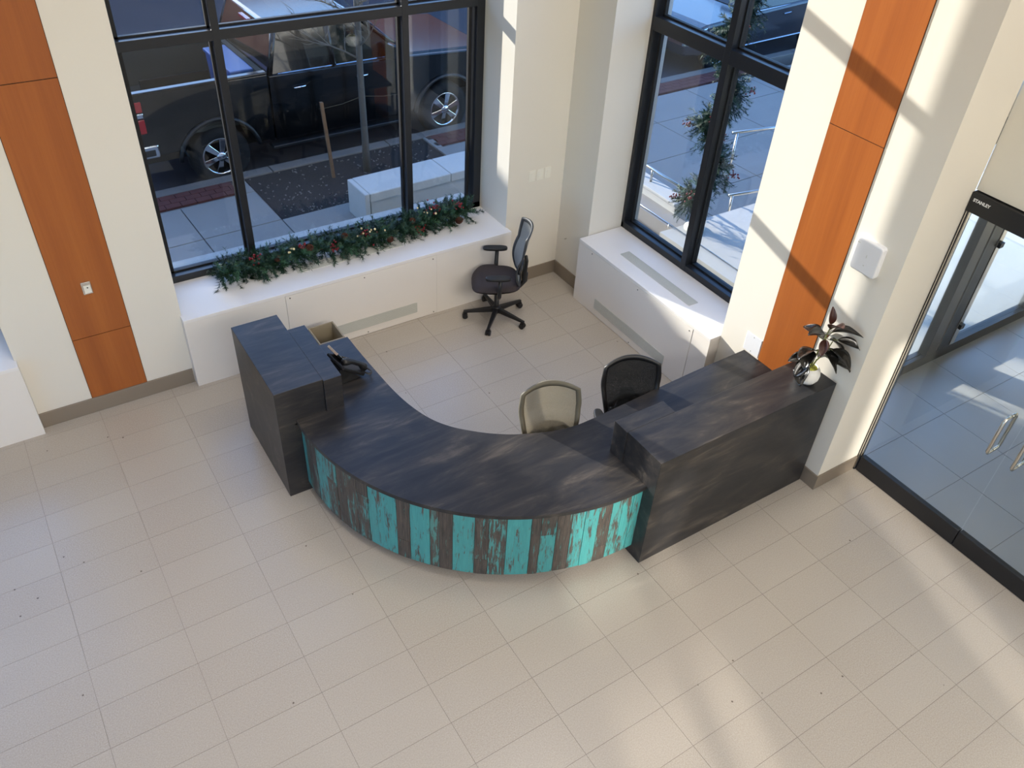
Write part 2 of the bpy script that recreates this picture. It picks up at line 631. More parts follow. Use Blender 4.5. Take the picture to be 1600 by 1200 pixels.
wr = MB()
wr.box(XB, W2[1], -0.6, 5.6, YA, CEIL)
wr.box(XB, 2.6, -0.6, 5.46, 3.36, CEIL)
wr.box(XB, 3.36, -0.6, 5.6, W2[0], CEIL)
wr.box(XW, W2[0], -0.6, 5.6, W2[1], SZ)
wr.box(XB, W2[0], WTOP, 5.6, W2[1], CEIL)
wr.box(5.47, YR, 2.62, 5.6, 2.6, CEIL)
wr.box(5.47, YR, -0.6, 5.6, 0.58, 2.62)
struct('wall_right', wr, M['wall'])

# rear wall openings shaped for light stripes, left wall opening added for sky light
R1, R2 = (-0.62, 0.485, 0.9, 3.45), (2.2, 2.66, 0.25, 3.9)
wr = MB()
wr.box(XL - 0.3, YR - 0.3, -0.6, R1[0], YR, CEIL)
wr.box(R1[0], YR - 0.3, -0.6, R1[1], YR, R1[2])
wr.box(R1[0], YR - 0.3, R1[3], R1[1], YR, CEIL)
wr.box(R1[1], YR - 0.3, -0.6, R2[0], YR, CEIL)
wr.box(R2[0], YR - 0.3, -0.6, R2[1], YR, R2[2])
wr.box(R2[0], YR - 0.3, R2[3], R2[1], YR, CEIL)
wr.box(R2[1], YR - 0.3, -0.6, 5.6, YR, CEIL)
struct('wall_rear', wr, M['wall'])
wl = MB()
wl.box(XL - 0.3, YR, -0.6, XL, -4.0, CEIL)
wl.box(XL - 0.3, -4.0, -0.6, XL, 4.6, 1.6)
wl.box(XL - 0.3, -4.0, 4.2, XL, 4.6, CEIL)
wl.box(XL - 0.3, 4.6, -0.6, XL, YA, CEIL)
struct('wall_left', wl, M['dim_wall'])
struct('ceiling', MBbox(XL - 0.3, YR - 0.3, CEIL, 5.6, 7.12, CEIL + 0.25), M['ceiling'])
for i, r in ((4, R1), (5, R2)):
    fr = MB()
    for x in (r[0], r[1]):
        fr.box(x - 0.03, YR - 0.2, r[2], x + 0.03, YR - 0.1, r[3])
    fr.box(r[0], YR - 0.2, r[2], r[1], YR - 0.1, r[2] + 0.05)
    fr.box(r[0], YR - 0.2, r[3] - 0.05, r[1], YR - 0.1, r[3])
    if i == 4:
        fr.box(0.0, YR - 0.2, r[2], 0.13, YR - 0.1, r[3])
        fr.box(r[0], YR - 0.2, 2.30, r[1], YR - 0.1, 2.44)
    struct('window_%d' % i, fr, M['frame'])  # unseen frame, shaped to cut the second sun into floor stripes

# floor: slab plus separate tiles
floor = struct('floor', MBbox(XL, YR, -0.3, 5.47, YA + 0.02, -0.003), M['grout'])
TX, TY, X0, Y0 = 0.612, 0.3028, 0.1217, 1.1357


def project(x, y, z):
    p = (x, y, z - H)
    c = [sum(R[i][k] * p[k] for k in range(3)) for i in range(3)]
    if c[2] < 0.3:
        return None
    return 800 + FPX * c[0] / c[2], 600 + FPX * c[1] / c[2], c[2]


cells = []
for i in range(-12, 10):
    for j in range(-24, 19):
        x0, y0 = X0 + i * TX, Y0 + j * TY
        x1, y1 = min(x0 + TX, 5.47), min(y0 + TY, YA)
        x0, y0 = max(x0, XL), max(y0, YR)
        if x1 - x0 < 0.02 or y1 - y0 < 0.02:
            continue
        cx, cy = (x0 + x1) / 2, (y0 + y1) / 2
        q = project(cx, cy, 0)
        hidden = (cx > 5.2 and cy > 2.6) or (cy > 6.33) or (3.2 < cx < 4.9 and 2.75 < cy < 3.05) or (1.2 < cx < 1.5 and 4.7 < cy < 5.5)
        score = -1
        if q and -60 < q[0] < 1660 and -60 < q[1] < 1260 and not hidden:
            score = 1 / q[2]
        cells.append((score, x0, y0, x1, y1))
cells.sort(reverse=True)
GAP = 0.0010
tile_me = {}
rest = MB()
for n, (sc_, x0, y0, x1, y1) in enumerate(cells):
    dx, dy = round(x1 - x0, 4), round(y1 - y0, 4)
    if sc_ > 0 and n < 300:
        if (dx, dy) not in tile_me:
            tile_me[(dx, dy)] = MB().box(GAP, GAP, -0.02, dx - GAP, dy - GAP, 0.0).mesh('tile', M['tile'])
        o = bpy.data.objects.new('tile', tile_me[(dx, dy)])
        COL.objects.link(o)
        o.parent = floor
        o.location = (x0, y0, 0)
    else:
        rest.box(x0 + GAP, y0 + GAP, -0.02, x1 - GAP, y1 - GAP, 0.0)
o = put('tile_field', rest, M['tile'], floor)
o['kind'] = 'stuff'


# ------------------------------------------------------------------ windows
def window_along_x(name, x0, x1, mull, zt=(2.765, 2.845)):
    root = struct_empty(name, (x0, YW, SZ))
    z0, z1 = SZ, WTOP
    f = M['frame']
    d0, d1 = YW - 0.005, YW + 0.145
    bars = [('frame_bar', MBbox(x0, d0, z0, x1, d1, z0 + 0.085)), ('frame_bar', MBbox(x0, d0, z1 - 0.08, x1, d1, z1)),
            ('frame_bar', MBbox(x0, d0, z0, x0 + 0.075, d1, z1)), ('frame_bar', MBbox(x1 - 0.085, d0, z0, x1, d1, z1))]
    for mx in mull:
        bars.append(('mullion', MBbox(mx - 0.031, d0 - 0.004, z0, mx + 0.031, d1, z1)))
    xs = [x0 + 0.075] + sorted(mull) + [x1 - 0.085]
    for a, b in zip(xs[:-1], xs[1:]):
        bars.append(('transom', MBbox(a, d0 - 0.002, zt[0], b, d1, zt[1])))
        bars.append(('transom', MBbox(a, d0 - 0.002, 4.30, b, d1, 4.38)))
    for nme, b in bars:
        put(nme, b, f, root, bevel=0.003)
    for a, b in zip(xs[:-1], xs[1:]):
        for za, zb in ((z0 + 0.085, zt[0]), (zt[1], 4.30), (4.38, z1 - 0.08)):
            put('pane', MBbox(a, YW + 0.085, za, b, YW + 0.097, zb), M['glass'], root)
            g = MB()
            y = YW + 0.066
            g.box(a + 0.02, y, za, b - 0.02, y + 0.035, za + 0.014)
            g.box(a + 0.02, y, zb - 0.014, b - 0.02, y + 0.035, zb)
            g.box(a + 0.02, y, za, a + 0.046, y + 0.035, zb)
            g.box(b - 0.046, y, za, b - 0.02, y + 0.035, zb)
            put('glazing_bead', g, M['gasket'], root)
    return root


def window_along_y(name, y0, y1, mull, zt=(2.72, 2.84)):
    root = struct_empty(name, (XW, y0, SZ))
    z0, z1 = SZ, WTOP
    f = M['frame']
    d0, d1 = XW - 0.005, XW + 0.145
    bars = [('frame_bar', MBbox(d0, y0, z0, d1, y1, z0 + 0.085)), ('frame_bar', MBbox(d0, y0, z1 - 0.08, d1, y1, z1)),
            ('frame_bar', MBbox(d0, y0, z0, d1, y0 + 0.075, z1)), ('frame_bar', MBbox(d0, y1 - 0.075, z0, d1, y1, z1))]
    for my in mull:
        bars.append(('mullion', MBbox(d0 - 0.004, my - 0.034, z0, d1, my + 0.034, z1)))
    ys = [y0 + 0.075] + sorted(mull) + [y1 - 0.075]
    for a, b in zip(ys[:-1], ys[1:]):
        bars.append(('transom', MBbox(d0 - 0.002, a, zt[0], d1, b, zt[1])))
        bars.append(('transom', MBbox(d0 - 0.002, a, 4.30, d1, b, 4.38)))
    for nme, b in bars:
        put(nme, b, f, root, bevel=0.003)
    for a, b in zip(ys[:-1], ys[1:]):
        for za, zb in ((z0 + 0.085, zt[0]), (zt[1], 4.30), (4.38, z1 - 0.08)):
            put('pane', MBbox(XW + 0.085, a, za, XW + 0.097, b, zb), M['glass'], root)
            g = MB()
            x = XW + 0.066
            g.box(x, a + 0.02, za, x + 0.035, b - 0.02, za + 0.014)
            g.box(x, a + 0.02, zb - 0.014, x + 0.035, b - 0.02, zb)
            g.box(x, a + 0.02, za, x + 0.035, a + 0.046, zb)
            g.box(x, b - 0.046, za, x + 0.035, b - 0.02, zb)
            put('glazing_bead', g, M['gasket'], root)
    return root


window_along_x('window_1', W1[0], W1[1], [1.80, 3.45])
window_along_x('window_3', W0[0], W0[1], [-2.8, -1.16])
window_along_y('window_2', W2[0] - 0.02, W2[1] + 0.04, [4.932])
struct('trim_3', MBbox(W1[0], 7.10, 0.58, W1[1], 7.34, 0.70), M['concrete2'])
struct('trim_4', MBbox(W0[0], 7.10, 0.58, W0[1], 7.34, 0.70), M['concrete2'])

# ------------------------------------------------------------------ baseboards and cherry strips
bt, bh = 0.014, 0.15
struct('baseboard_back', MB().box(W0[1] + 0.01, YA - bt, 0, W1[0] - 0.02, YA, bh), M['base'], bevel=0.003)
b2 = MB()
b2.prism([(4.29, YA - bt), (XB - bt, YA - bt), (XB - bt, 5.885), (XB, 5.885), (XB, YA), (4.29, YA)], 0, bh)
struct('baseboard_corner', b2, M['base'], bevel=0.003)
b3 = MB()
b3.prism([(XB - bt, 3.92), (XB - bt, 2.6 - bt), (5.435, 2.6 - bt), (5.435, 2.6), (XB, 2.6), (XB, 3.92)], 0, bh)
struct('baseboard_right', b3, M['base'], bevel=0.003)


def strip_x(name, x0, x1, seams):
    root = struct_empty(name, (x0, YA, bh))
    put('reveal', MBbox(x0 - 0.004, YA - 0.002, bh, x1 + 0.004, YA + 0.001, CEIL), M['gap'], root)
    for a, b in zip(seams[:-1], seams[1:]):
        put('panel', MBbox(x0, YA - 0.007, a + 0.003, x1, YA - 0.001, b - 0.003), M['wood'], root)


def strip_y(name, y0, y1, seams):
    root = struct_empty(name, (XB, y0, bh))
    put('reveal', MBbox(XB - 0.002, y0 - 0.004, bh, XB + 0.001, y1 + 0.004, CEIL), M['gap'], root)
    for a, b in zip(seams[:-1], seams[1:]):
        put('panel', MBbox(XB - 0.007, y0, a + 0.003, XB - 0.001, y1, b - 0.003), M['wood'], root)


strip_x('trim_1', 0.106, 0.557, [bh, 0.762, 2.836, 4.91, 6.98])
strip_y('trim_2', 3.028, 3.484, [bh, 0.762, 2.837, 4.91, 6.98])


# ------------------------------------------------------------------ convector cabinets under the windows
def grille(name, u0, u1, v0, v1, place, parent, step=0.018):
    """slatted grille; place(u, v, w) -> world, w along outward normal"""
    root = MB()
    def bx(a, b, c, d, e0, e1):
        p = [place(a, c, e0), place(b, d, e1)]
        root.box(p[0][0], p[0][1], p[0][2], p[1][0], p[1][1], p[1][2])
    bx(u0, u1, v0, v1, -0.001, 0.0012)
    n = int((v1 - v0) / 0.012)
    for k in range(n):
        v = v0 + (k + 0.5) * (v1 - v0) / n
        bx(u0, u1, v - 0.0022, v + 0.0022, 0.0012, 0.004)
    bx(u0, u1, v0 - 0.004, v0, -0.001, 0.005)
    bx(u0, u1, v1, v1 + 0.004, -0.001, 0.005)
    bx(u0 - 0.004, u0, v0, v1, -0.001, 0.005)
    bx(u1, u1 + 0.004, v0, v1, -0.001, 0.005)
    return put(name, root, M['grille'], parent)


def convector_x(label, x0, x1, s0, s1):
    yf = 6.325
    t = thing('convector_cabinet', label, 'convector', ((x0 + x1) / 2, yf, 0))
    put('cabinet_top', MBbox(x0, yf, 0.69, x1, YW - 0.006, 0.722), M['white'], t, bevel=0.003)
    put('side_panel', MBbox(x0, yf + 0.003, 0, s0 - 0.002, YW - 0.02, 0.69), M['white_panel'], t)
    put('side_panel', MBbox(s1 + 0.002, yf + 0.003, 0, x1, YW - 0.02, 0.69), M['white_panel'], t)
    put('access_panel', MBbox(s0, yf, 0.004, s1, yf + 0.3, 0.688), M['white_panel'], t, bevel=0.0015)
    c = (s0 + s1) / 2
    h = (s1 - s0) * 0.35
    grille('floor_grille', c - h, c + h, 0.09, 0.198, lambda u, v, q: (u, yf - q, v), t)
    grille('top_grille', c - h, c + h, 6.592, 6.70, lambda u, v, q: (u, v, 0.722 + q), t)
    for x, z in ((s0 + 0.04, 0.66), (c, 0.66), (s1 - 0.04, 0.655), (c, 0.026), (s1 - 0.04, 0.026), (s0 + 0.04, 0.026)):
        put('screw', MB().lathe([(0.0, -0.003), (0.006, -0.003), (0.006, 0.001)], 8, (x, yf, z), 'y'), M['screw'], t)
    return t


convector_x('long white convector cabinet under the window with the berry garland', 0.958, 4.284, 1.861, 3.409)
convector_x('white convector cabinet end beyond the cherry panel with the silver outlet', -3.64, -0.321, -2.76, -1.2)

xf = 4.83
t = thing('convector_cabinet', 'white convector cabinet under the side window, behind the black mesh chair', 'convector', (xf, 4.9, 0))
put('cabinet_top', MBbox(xf, 3.931, 0.69, XW - 0.006, 5.888, 0.722), M['white'], t, bevel=0.003)
put('side_panel', MBbox(xf + 0.003, 3.933, 0, XW - 0.02, 4.148, 0.69), M['white_panel'], t)
put('side_panel', MBbox(xf + 0.003, 5.702, 0, XW - 0.02, 5.886, 0.69), M['white_panel'], t)
put('access_panel', MBbox(xf, 4.15, 0.004, xf + 0.3, 5.70, 0.688), M['white_panel'], t, bevel=0.0015)
grille('floor_grille', 4.43, 5.52, 0.09, 0.198, lambda u, v, q: (xf - q, u, v), t)
grille('top_grille', 4.42, 5.44, 5.013, 5.118, lambda u, v, q: (v, u, 0.722 + q), t)
for y, z in ((4.19, 0.65), (4.93, 0.655), (5.66, 0.66), (4.93, 0.026), (4.19, 0.026)):
    put('screw', MB().lathe([(0.0, -0.003), (0.006, -0.003), (0.006, 0.001)], 8, (xf, y, z), 'x'), M['screw'], t)

# ------------------------------------------------------------------ wall fittings
t = thing('wall_outlet', 'small silver framed white outlet on the cherry panel', 'outlet', (0.328, YA - 0.007, 1.21))
put('frame', MB().box(0.292, YA - 0.015, 1.155, 0.364, YA - 0.007, 1.265), M['steel'], t, bevel=0.002)
put('cover', MB().box(0.306, YA - 0.018, 1.165, 0.356, YA - 0.014, 1.235), M['plate'], t, bevel=0.001)
put('socket', MB().lathe([(0, -0.0015), (0.006, -0.0015), (0.006, 0.002)], 10, (0.333, YA - 0.018, 1.215), 'y'), M['black'], t)
for k, (x, say) in enumerate(((4.557, 'light switch farthest from the room corner, in the row of three'), (4.652, 'middle light switch in the row of three by the room corner'), (4.745, 'light switch nearest the room corner, in the row of three'))):
    t = thing('light_switch', say, 'light switch', (x, YA, 1.24), group='switches by the room corner')
    put('cover_plate', MBbox(x - 0.037, YA - 0.006, 1.178, x + 0.037, YA, 1.297), M['plate'], t, bevel=0.002)
    put('rocker', MBbox(x - 0.017, YA - 0.010, 1.205, x + 0.017, YA - 0.006, 1.27), M['plate'], t, bevel=0.001)
t = thing('cover_plate', 'blank white cover plate on the sunlit wall beside the orange cherry panel', 'wall plate', (XB, 3.575, 0.84))
put('plate', MBbox(XB - 0.006, 3.495, 0.77, XB, 3.665, 0.95), M['box_white'], t, bevel=0.002)
for z in (0.79, 0.93):
    put('screw', MB().lathe([(0, -0.001), (0.004, -0.001), (0.004, 0.001)], 8, (XB - 0.006, 3.58, z), 'x'), M['screw'], t)
t = thing('wall_hook', 'tiny metal hook on the wall by the room corner', 'hook', (XB, 6.255, 0.5))
put('hook', MB().tube([(XB, 6.255, 0.5), (XB - 0.02, 6.255, 0.497), (XB - 0.028, 6.25, 0.505)], 0.005, 6), M['steel'], t)

t = thing('access_point', 'square white wireless access point on the wall above the potted plant', 'wireless router', (XB, 2.855, 2.11))
bx = MB()
rr = []
for cx, cy, a0 in ((1, 1, 0), (-1, 1, 90), (-1, -1, 180), (1, -1, 270)):
    for k in range(5):
        a = math.radians(a0 + k * 22.5)
        rr.append((2.852 + cx * 0.083 + 0.025 * math.cos(a), 2.11 + cy * 0.098 + 0.025 * math.sin(a)))
n = len(rr)
mb = MB()
for x, s_ in ((XB, 1.0), (XB - 0.03, 1.0), (XB - 0.042, 0.965), (XB - 0.045, 0.9)):
    mb.v += [(x, 2.852 + (y - 2.852) * s_, 2.11 + (z - 2.11) * s_) for y, z in rr]
for i in range(3):
    for k in range(n):
        q = (k + 1) % n
        mb.f.append((i * n + k, i * n + q, (i + 1) * n + q, (i + 1) * n + k))
mb.f.append(tuple(3 * n + k for k in range(n)))
put('housing', mb, M['box_white'], t, fix=True)
put('indicator', MBbox(XB - 0.0465, 2.848, 2.112, XB - 0.044, 2.853, 2.135), M['grille'], t)
put('indicator', MBbox(XB - 0.0465, 2.845, 2.05, XB - 0.044, 2.855, 2.056), M['grille'], t)
put('emblem', MBbox(XB - 0.0465, 2.93, 2.192, XB - 0.044, 2.952, 2.198), M['grille'], t)

# ------------------------------------------------------------------ reception desk
CX, CY = 3.1, 4.6
ZT, ZW = 1.057, 0.76
desk = thing('reception_desk', 'curved dark smoky reception desk with worn teal board front', 'reception desk', (2.4, 4.0, 0))
L = M['lam']
put('end_tower', MBbox(1.18, 4.65, 0, 1.552, 5.585, ZT), L, desk, bevel=0.0025)
put('transaction_ledge', MBbox(1.5524, 4.632, ZW + 0.001, 1.693, 5.35, ZT - 0.001), L, desk, bevel=0.0025)
put('end_tower', MBbox(3.176, 2.73, 0, 4.932, 3.092, ZT), L, desk, bevel=0.0025)
put('transaction_ledge', MBbox(3.168, 3.0924, ZW + 0.001, 3.615, 3.231, ZT - 0.001), L, desk, bevel=0.0025)
RT = 1.785
arc = [(CX + RT * math.cos(math.radians(a)), CY + RT * math.sin(math.radians(a))) for a in [178.4 + (272.4 - 178.4) * k / 64 for k in range(65)]]
inner = [(4.945, 3.645), (4.3, 3.63), (3.75, 3.603), (3.45, 3.586), (3.25, 3.577), (3.115, 3.578), (2.97, 3.60), (2.834, 3.644), (2.71, 3.695), (2.604, 3.75), (2.473, 3.841),
         (2.338, 3.965), (2.262, 4.056), (2.205, 4.15), (2.16, 4.264), (2.126, 4.396), (2.104, 4.53), (2.09, 4.68), (2.081, 4.865), (2.07, 5.141), (2.067, 5.42)]
fine = []
for i in range(len(inner) - 1):
    p0, p1, p2, p3 = [Vector(inner[min(max(i + k, 0), len(inner) - 1)]) for k in (-1, 0, 1, 2)]
    for k in range(4):
        u = k / 4
        q = 0.5 * (2 * p1 + (p2 - p0) * u + (2 * p0 - 5 * p1 + 4 * p2 - p3) * u * u + (3 * p1 - p0 - 3 * p2 + p3) * u ** 3)
        fine.append((q.x, q.y))
fine.append(inner[-1])
poly = [(1.30, 4.649)] + arc + [(3.175, 2.8), (3.175, 3.093), (4.945, 3.093)] + fine + [(1.553, 5.42), (1.553, 4.649)]
poly = [poly[0]] + [p for a, p in zip(poly[:-1], poly[1:]) if (Vector(a) - Vector(p)).length > 1e-4]
put('worktop', MB().prism(poly, ZW - 0.034, ZW), L, desk, bevel=0.002, fix=True)
# curved front: backing and toe kick, then separate boards
def arcwall(r0, r1, a0, a1, z0, z1, n=40):
    pts = []
    for k in range(n + 1):
        a = math.radians(a0 + (a1 - a0) * k / n)
        pts.append((math.cos(a), math.sin(a)))
    pl = [(CX + r1 * c, CY + r1 * s) for c, s in pts] + [(CX + r0 * c, CY + r0 * s) for c, s in reversed(pts)]
    return MB().prism(pl, z0, z1)
front = put('curved_front', arcwall(1.70, 1.742, 178.6, 272.2, 0.105, ZW - 0.036), M['gap'], desk, fix=True)
put('toe_kick', arcwall(1.64, 1.66, 178.6, 272.6, 0.0, 0.108), M['black'], desk, fix=True)
put('end_panel', MBbox(1.56, 5.37, 0, 2.04, 5.40, ZW - 0.036), L, desk)
put('support_panel', MBbox(3.6, 3.12, 0, 4.9, 3.15, ZW - 0.036), L, desk)
random.seed(4)
edges = [178.5, 180.6, 186.2, 190.7, 194.9, 198.0, 201.8, 205.3, 207.9, 213.2, 216.6, 221.5, 223.7, 226.9, 231.9, 235.1, 239.1, 244.6, 246.8, 250.5, 254.0, 257.2, 260.7, 264.1, 267.0, 270.0, 272.6]
wear = [.35, .72, .45, .55, .78, .7, .62, .4, .30, .85, .36, .6, .82, .30, .85, .55, .33, .8, .38, .78, .36, .34, .8, .45, .36, .36]
dull = [.1, .5, .1, .2, .4, .5, .2, .1, .0, .2, .0, .5, .8, .05, .3, .2, .0, .3, .0, .5, .0, .0, .2, .1, .0, .05]
front_c = Vector((0, 0, 0))
for i in range(len(edges) - 1):
    a0, a1 = edges[i], edges[i + 1]
    g = 0.045
    proud = random.uniform(0, 0.006)
    cuts = [0.1, ZW - 0.037]
    if i in (9, 14, 22):
        cuts = [0.1, 0.1 + random.uniform(0.12, 0.2), ZW - 0.037]
    elif i in (3, 6, 18):
        cuts = [0.1, ZW - 0.037 - random.uniform(0.15, 0.25), ZW - 0.037]
    for j, (z0, z1) in enumerate(zip(cuts[:-1], cuts[1:])):
        o = put('board', arcwall(1.7425, 1.758 + proud, a0 + g, a1 - g, z0 + 0.001, z1 - 0.001, max(2, int((a1 - a0) / 0.9))), M['plank'], front, fix=True)
        wv = wear[i] if j == 0 or len(cuts) == 2 else wear[i] + random.choice((-.15, .2))
        o.color = (min(1, max(0, wv + random.uniform(-.06, .06))), dull[i], 0, 1)

# ------------------------------------------------------------------ office chairs
def chair(label, loc, rotz, meshmat, framemat, seatmat, star, bh_=0.48):
    t = thing('office_chair', label, 'chair', loc, rotz, 'office chairs at the reception desk')
    B = M['black']
    kw = dict(parent=t, world=False)
    put('hub', MB().lathe([(0.0, 0.075), (0.045, 0.08), (0.04, 0.14), (0.028, 0.15), (0.0, 0.15)], 16), B, smooth=True, **kw)
    put('gas_lift', MB().lathe([(0.026, 0.1), (0.026, 0.28), (0.016, 0.281), (0.016, 0.40)], 14), B, smooth=True, **kw)
    for k in range(5):
        a = star + 2 * PI * k / 5
        c, s = math.cos(a), math.sin(a)
        px = lambda r, w_, z: (r * c - w_ * s, r * s + w_ * c, z)
        arm = MB().hexa([px(0.03, -0.024, 0.085), px(0.03, 0.024, 0.085), px(0.03, 0.022, 0.135), px(0.03, -0.022, 0.135)],
                        [px(0.335, -0.015, 0.068), px(0.335, 0.015, 0.068), px(0.335, 0.013, 0.09), px(0.335, -0.013, 0.09)])
        o = put('base_arm', arm, B, bevel=0.004, fix=True, **kw)
        cs = MB()
        for w_ in (-0.016, 0.016):
            p0, p1 = px(0.318, w_ - 0.010, 0.028), px(0.318, w_ + 0.010, 0.028)
            cs.tube([p0, p1], 0.028, 12)
        cs.tube([px(0.318, 0, 0.028), px(0.318, 0, 0.072)], 0.009, 8)
        cs.hexa([px(0.295, -0.02, 0.04), px(0.341, -0.02, 0.04), px(0.341, 0.02, 0.04), px(0.295, 0.02, 0.04)],
                [px(0.298, -0.018, 0.062), px(0.338, -0.018, 0.062), px(0.338, 0.018, 0.062), px(0.298, 0.018, 0.062)])
        put('caster', cs, B, **kw)
    put('tilt_mechanism', MB().box(-0.085, -0.14, 0.36, 0.085, 0.11, 0.415), B, bevel=0.015, **kw)
    put('tilt_lever', MB().tube([(0.06, 0.04, 0.385), (0.2, 0.05, 0.38), (0.25, 0.05, 0.375)], 0.006, 6), B, **kw)
    # seat: rounded cushion with a waterfall front
    def seatfn(u, v, sgn):
        a = 2 * PI * u
        e = 0.62
        cx = math.copysign(abs(math.cos(a)) ** e, math.cos(a))
        cy = math.copysign(abs(math.sin(a)) ** e, math.sin(a))
        rr_ = v
        x = 0.255 * cx * rr_ * (1 - 0.08 * (cy < 0))
        y = 0.245 * cy * rr_ + 0.015
        edge = (1 - rr_ ** 6)
        z = 0.455 + (0.052 * edge ** 0.5 if sgn > 0 else -0.03 * edge ** 0.5)
        z -= 0.035 * max(0, (y - 0.12) / 0.14) ** 2
        if sgn > 0:
            z += 0.012 * (x / 0.25) ** 2
        return (x, y, z)
    sm = MB()
    sm.grid(lambda u, v: seatfn(u, v, 1), 32, 10)
    sm.grid(lambda u, v: seatfn(u, v, -1), 32, 10)
    put('seat', sm, seatmat, smooth=True, fix=True, **kw)
    # backrest surface
    def bk(u, v):
        x = u * 2 - 1
        hw = 0.185 + 0.062 * math.sin(min(1.0, v * 1.15) * PI / 2) - 0.018 * max(0, v - 0.72) / 0.28
        z = 0.50 + v * bh_ + 0.05 * (1 - x * x) * v ** 3
        y = -0.225 - 0.085 * v ** 1.6 + 0.075 * (x * x) * (0.4 + 0.6 * v) - 0.045 * math.sin(v * PI) * 0 + 0.035 * math.sin(PI * min(1, v * 1.6))
        return (x * hw, y, z)
    put('back_mesh', MB().grid(lambda u, v: bk(0.04 + 0.92 * u, 0.03 + 0.94 * v), 16, 16, 0.003), meshmat, smooth=True, **kw)
    loop = [bk(u / 14, 0) for u in range(14)] + [bk(1, v / 18) for v in range(18)] + [bk(1 - u / 14, 1) for u in range(14)] + [bk(0, 1 - v / 18) for v in range(18)]
    fr = MB()
    n = len(loop)
    base = 0
    # flat frame band: inner border strip following the loop
    def band(u, v, off):
        p = Vector(bk(u, v))
        du = Vector(bk(min(1, u + .02), v)) - Vector(bk(max(0, u - .02), v))
        dv = Vector(bk(u, min(1, v + .02))) - Vector(bk(u, max(0, v - .02)))
        nn = du.cross(dv).normalized()
        return p + nn * off
    ring = []
    K = 64
    for k in range(K):
        q = 4 * k / K
        s_, f_ = int(q), q - int(q)
        sq = [(f_, 0), (1, f_), (1 - f_, 1), (0, 1 - f_)][s_]
        ring.append(sq)
    ins = 0.075
    for k in range(K):
        u, v = ring[k]
        ui, vi = ins + u * (1 - 2 * ins), ins * 0.9 + v * (1 - 1.8 * ins)
        for (a, b, off) in ((u, v, -0.009), (u, v, 0.009), (ui, vi, 0.006), (ui, vi, -0.006)):
            fr.v.append(tuple(band(a, b, off)))
    for k in range(K):
        q = (k + 1) % K
        for j in range(4):
            j2 = (j + 1) % 4
            fr.f.append((4 * k + j, 4 * q + j, 4 * q + j2, 4 * k + j2))
    put('back_frame', fr, framemat, smooth=True, fix=True, **kw)
    # lumbar support and spine behind the mesh
    lum = []
    for k in range(11):
        u = 0.1 + 0.8 * k / 10
        p = Vector(bk(u, 0.24 + 0.17 * math.sin(PI * k / 10)))
        lum.append(p + Vector((0, -0.018, 0)))
    put('lumbar_bar', MB().tube(lum, 0.017, 8), B, smooth=True, **kw)
    put('back_spine', MB().hexa([(-0.075, -0.24, 0.47), (0.075, -0.24, 0.47), (0.075, -0.275, 0.47), (-0.075, -0.275, 0.47)],
                                [(-0.055, -0.262, 0.72), (0.055, -0.262, 0.72), (0.055, -0.292, 0.72), (-0.055, -0.292, 0.72)]), B, bevel=0.01, fix=True, **kw)
    put('back_bracket', MB().tube([(0, -0.10, 0.39), (0, -0.23, 0.40), (0, -0.275, 0.46), (0, -0.275, 0.55)], 0.026, 8), B, smooth=True, **kw)
    for s_ in (-1, 1):
        put('arm_post', MB().tube([(s_ * 0.12, 0.0, 0.40), (s_ * 0.25, 0.0, 0.41), (s_ * 0.285, 0.0, 0.45), (s_ * 0.285, -0.005, 0.64)], [0.018, 0.02, 0.022, 0.019], 10), B, smooth=True, **kw)
        pad = []
        for k in range(20):
            a = 2 * PI * k / 20
            pad.append((s_ * 0.285 + 0.042 * math.copysign(abs(math.cos(a)) ** 0.7, math.cos(a)), 0.015 + 0.125 * math.copysign(abs(math.sin(a)) ** 0.7, math.sin(a))))
        put('arm_pad', MB().prism(pad, 0.64, 0.672), B, bevel=0.01, fix=True, **kw)
    return t


chair('black office chair with armrests and grey mesh back beside the long convector', (3.90, 5.96, 0), math.radians(61.6), M['mesh_grey'], plain('charcoal_frame', srgb(58, 60, 62), 0.5), M['seat'], math.radians(8 - 61.6), 0.54)
chair('taupe mesh back office chair behind the curved worktop', (2.925, 3.565, 0), math.radians(160), M['mesh_beige'], plain('taupe_frame', srgb(96, 90, 76), 0.7), M['seat'], 0.3)
chair('black mesh back office chair pushed under the straight worktop', (3.66, 3.52, 0), math.radians(156.4), M['mesh_black'], M['black'], M['black'], 0.5)

# ------------------------------------------------------------------ waste bin
bz = 0.42
t = thing('waste_bin', 'open rectangular taupe waste bin behind the desk end', 'bin', (2.09, 5.99, 0))
def bin_ring(ix, iy, z):
    return [(2.09 - ix, 5.995 - iy, z), (2.09 + ix, 5.995 - iy, z), (2.09 + ix, 5.995 + iy, z), (2.09 - ix, 5.995 + iy, z)]
b = MB()
rings = [bin_ring(0.09, 0.10, 0.0), bin_ring(0.115, 0.135, bz - 0.02), bin_ring(0.122, 0.142, bz - 0.02), bin_ring(0.122, 0.142, bz), bin_ring(0.108, 0.128, bz), bin_ring(0.084, 0.094, 0.01)]
for r_ in rings:
    b.v += r_
for i in range(5):
    for k in range(4):
        q = (k + 1) % 4
        b.f.append((4 * i + k, 4 * i + q, 4 * i + 4 + q, 4 * i + 4 + k))
b.f.append((3, 2, 1, 0))
b.f.append((20, 21, 22, 23))
put('body', b, M['tan'], t, bevel=0.002)

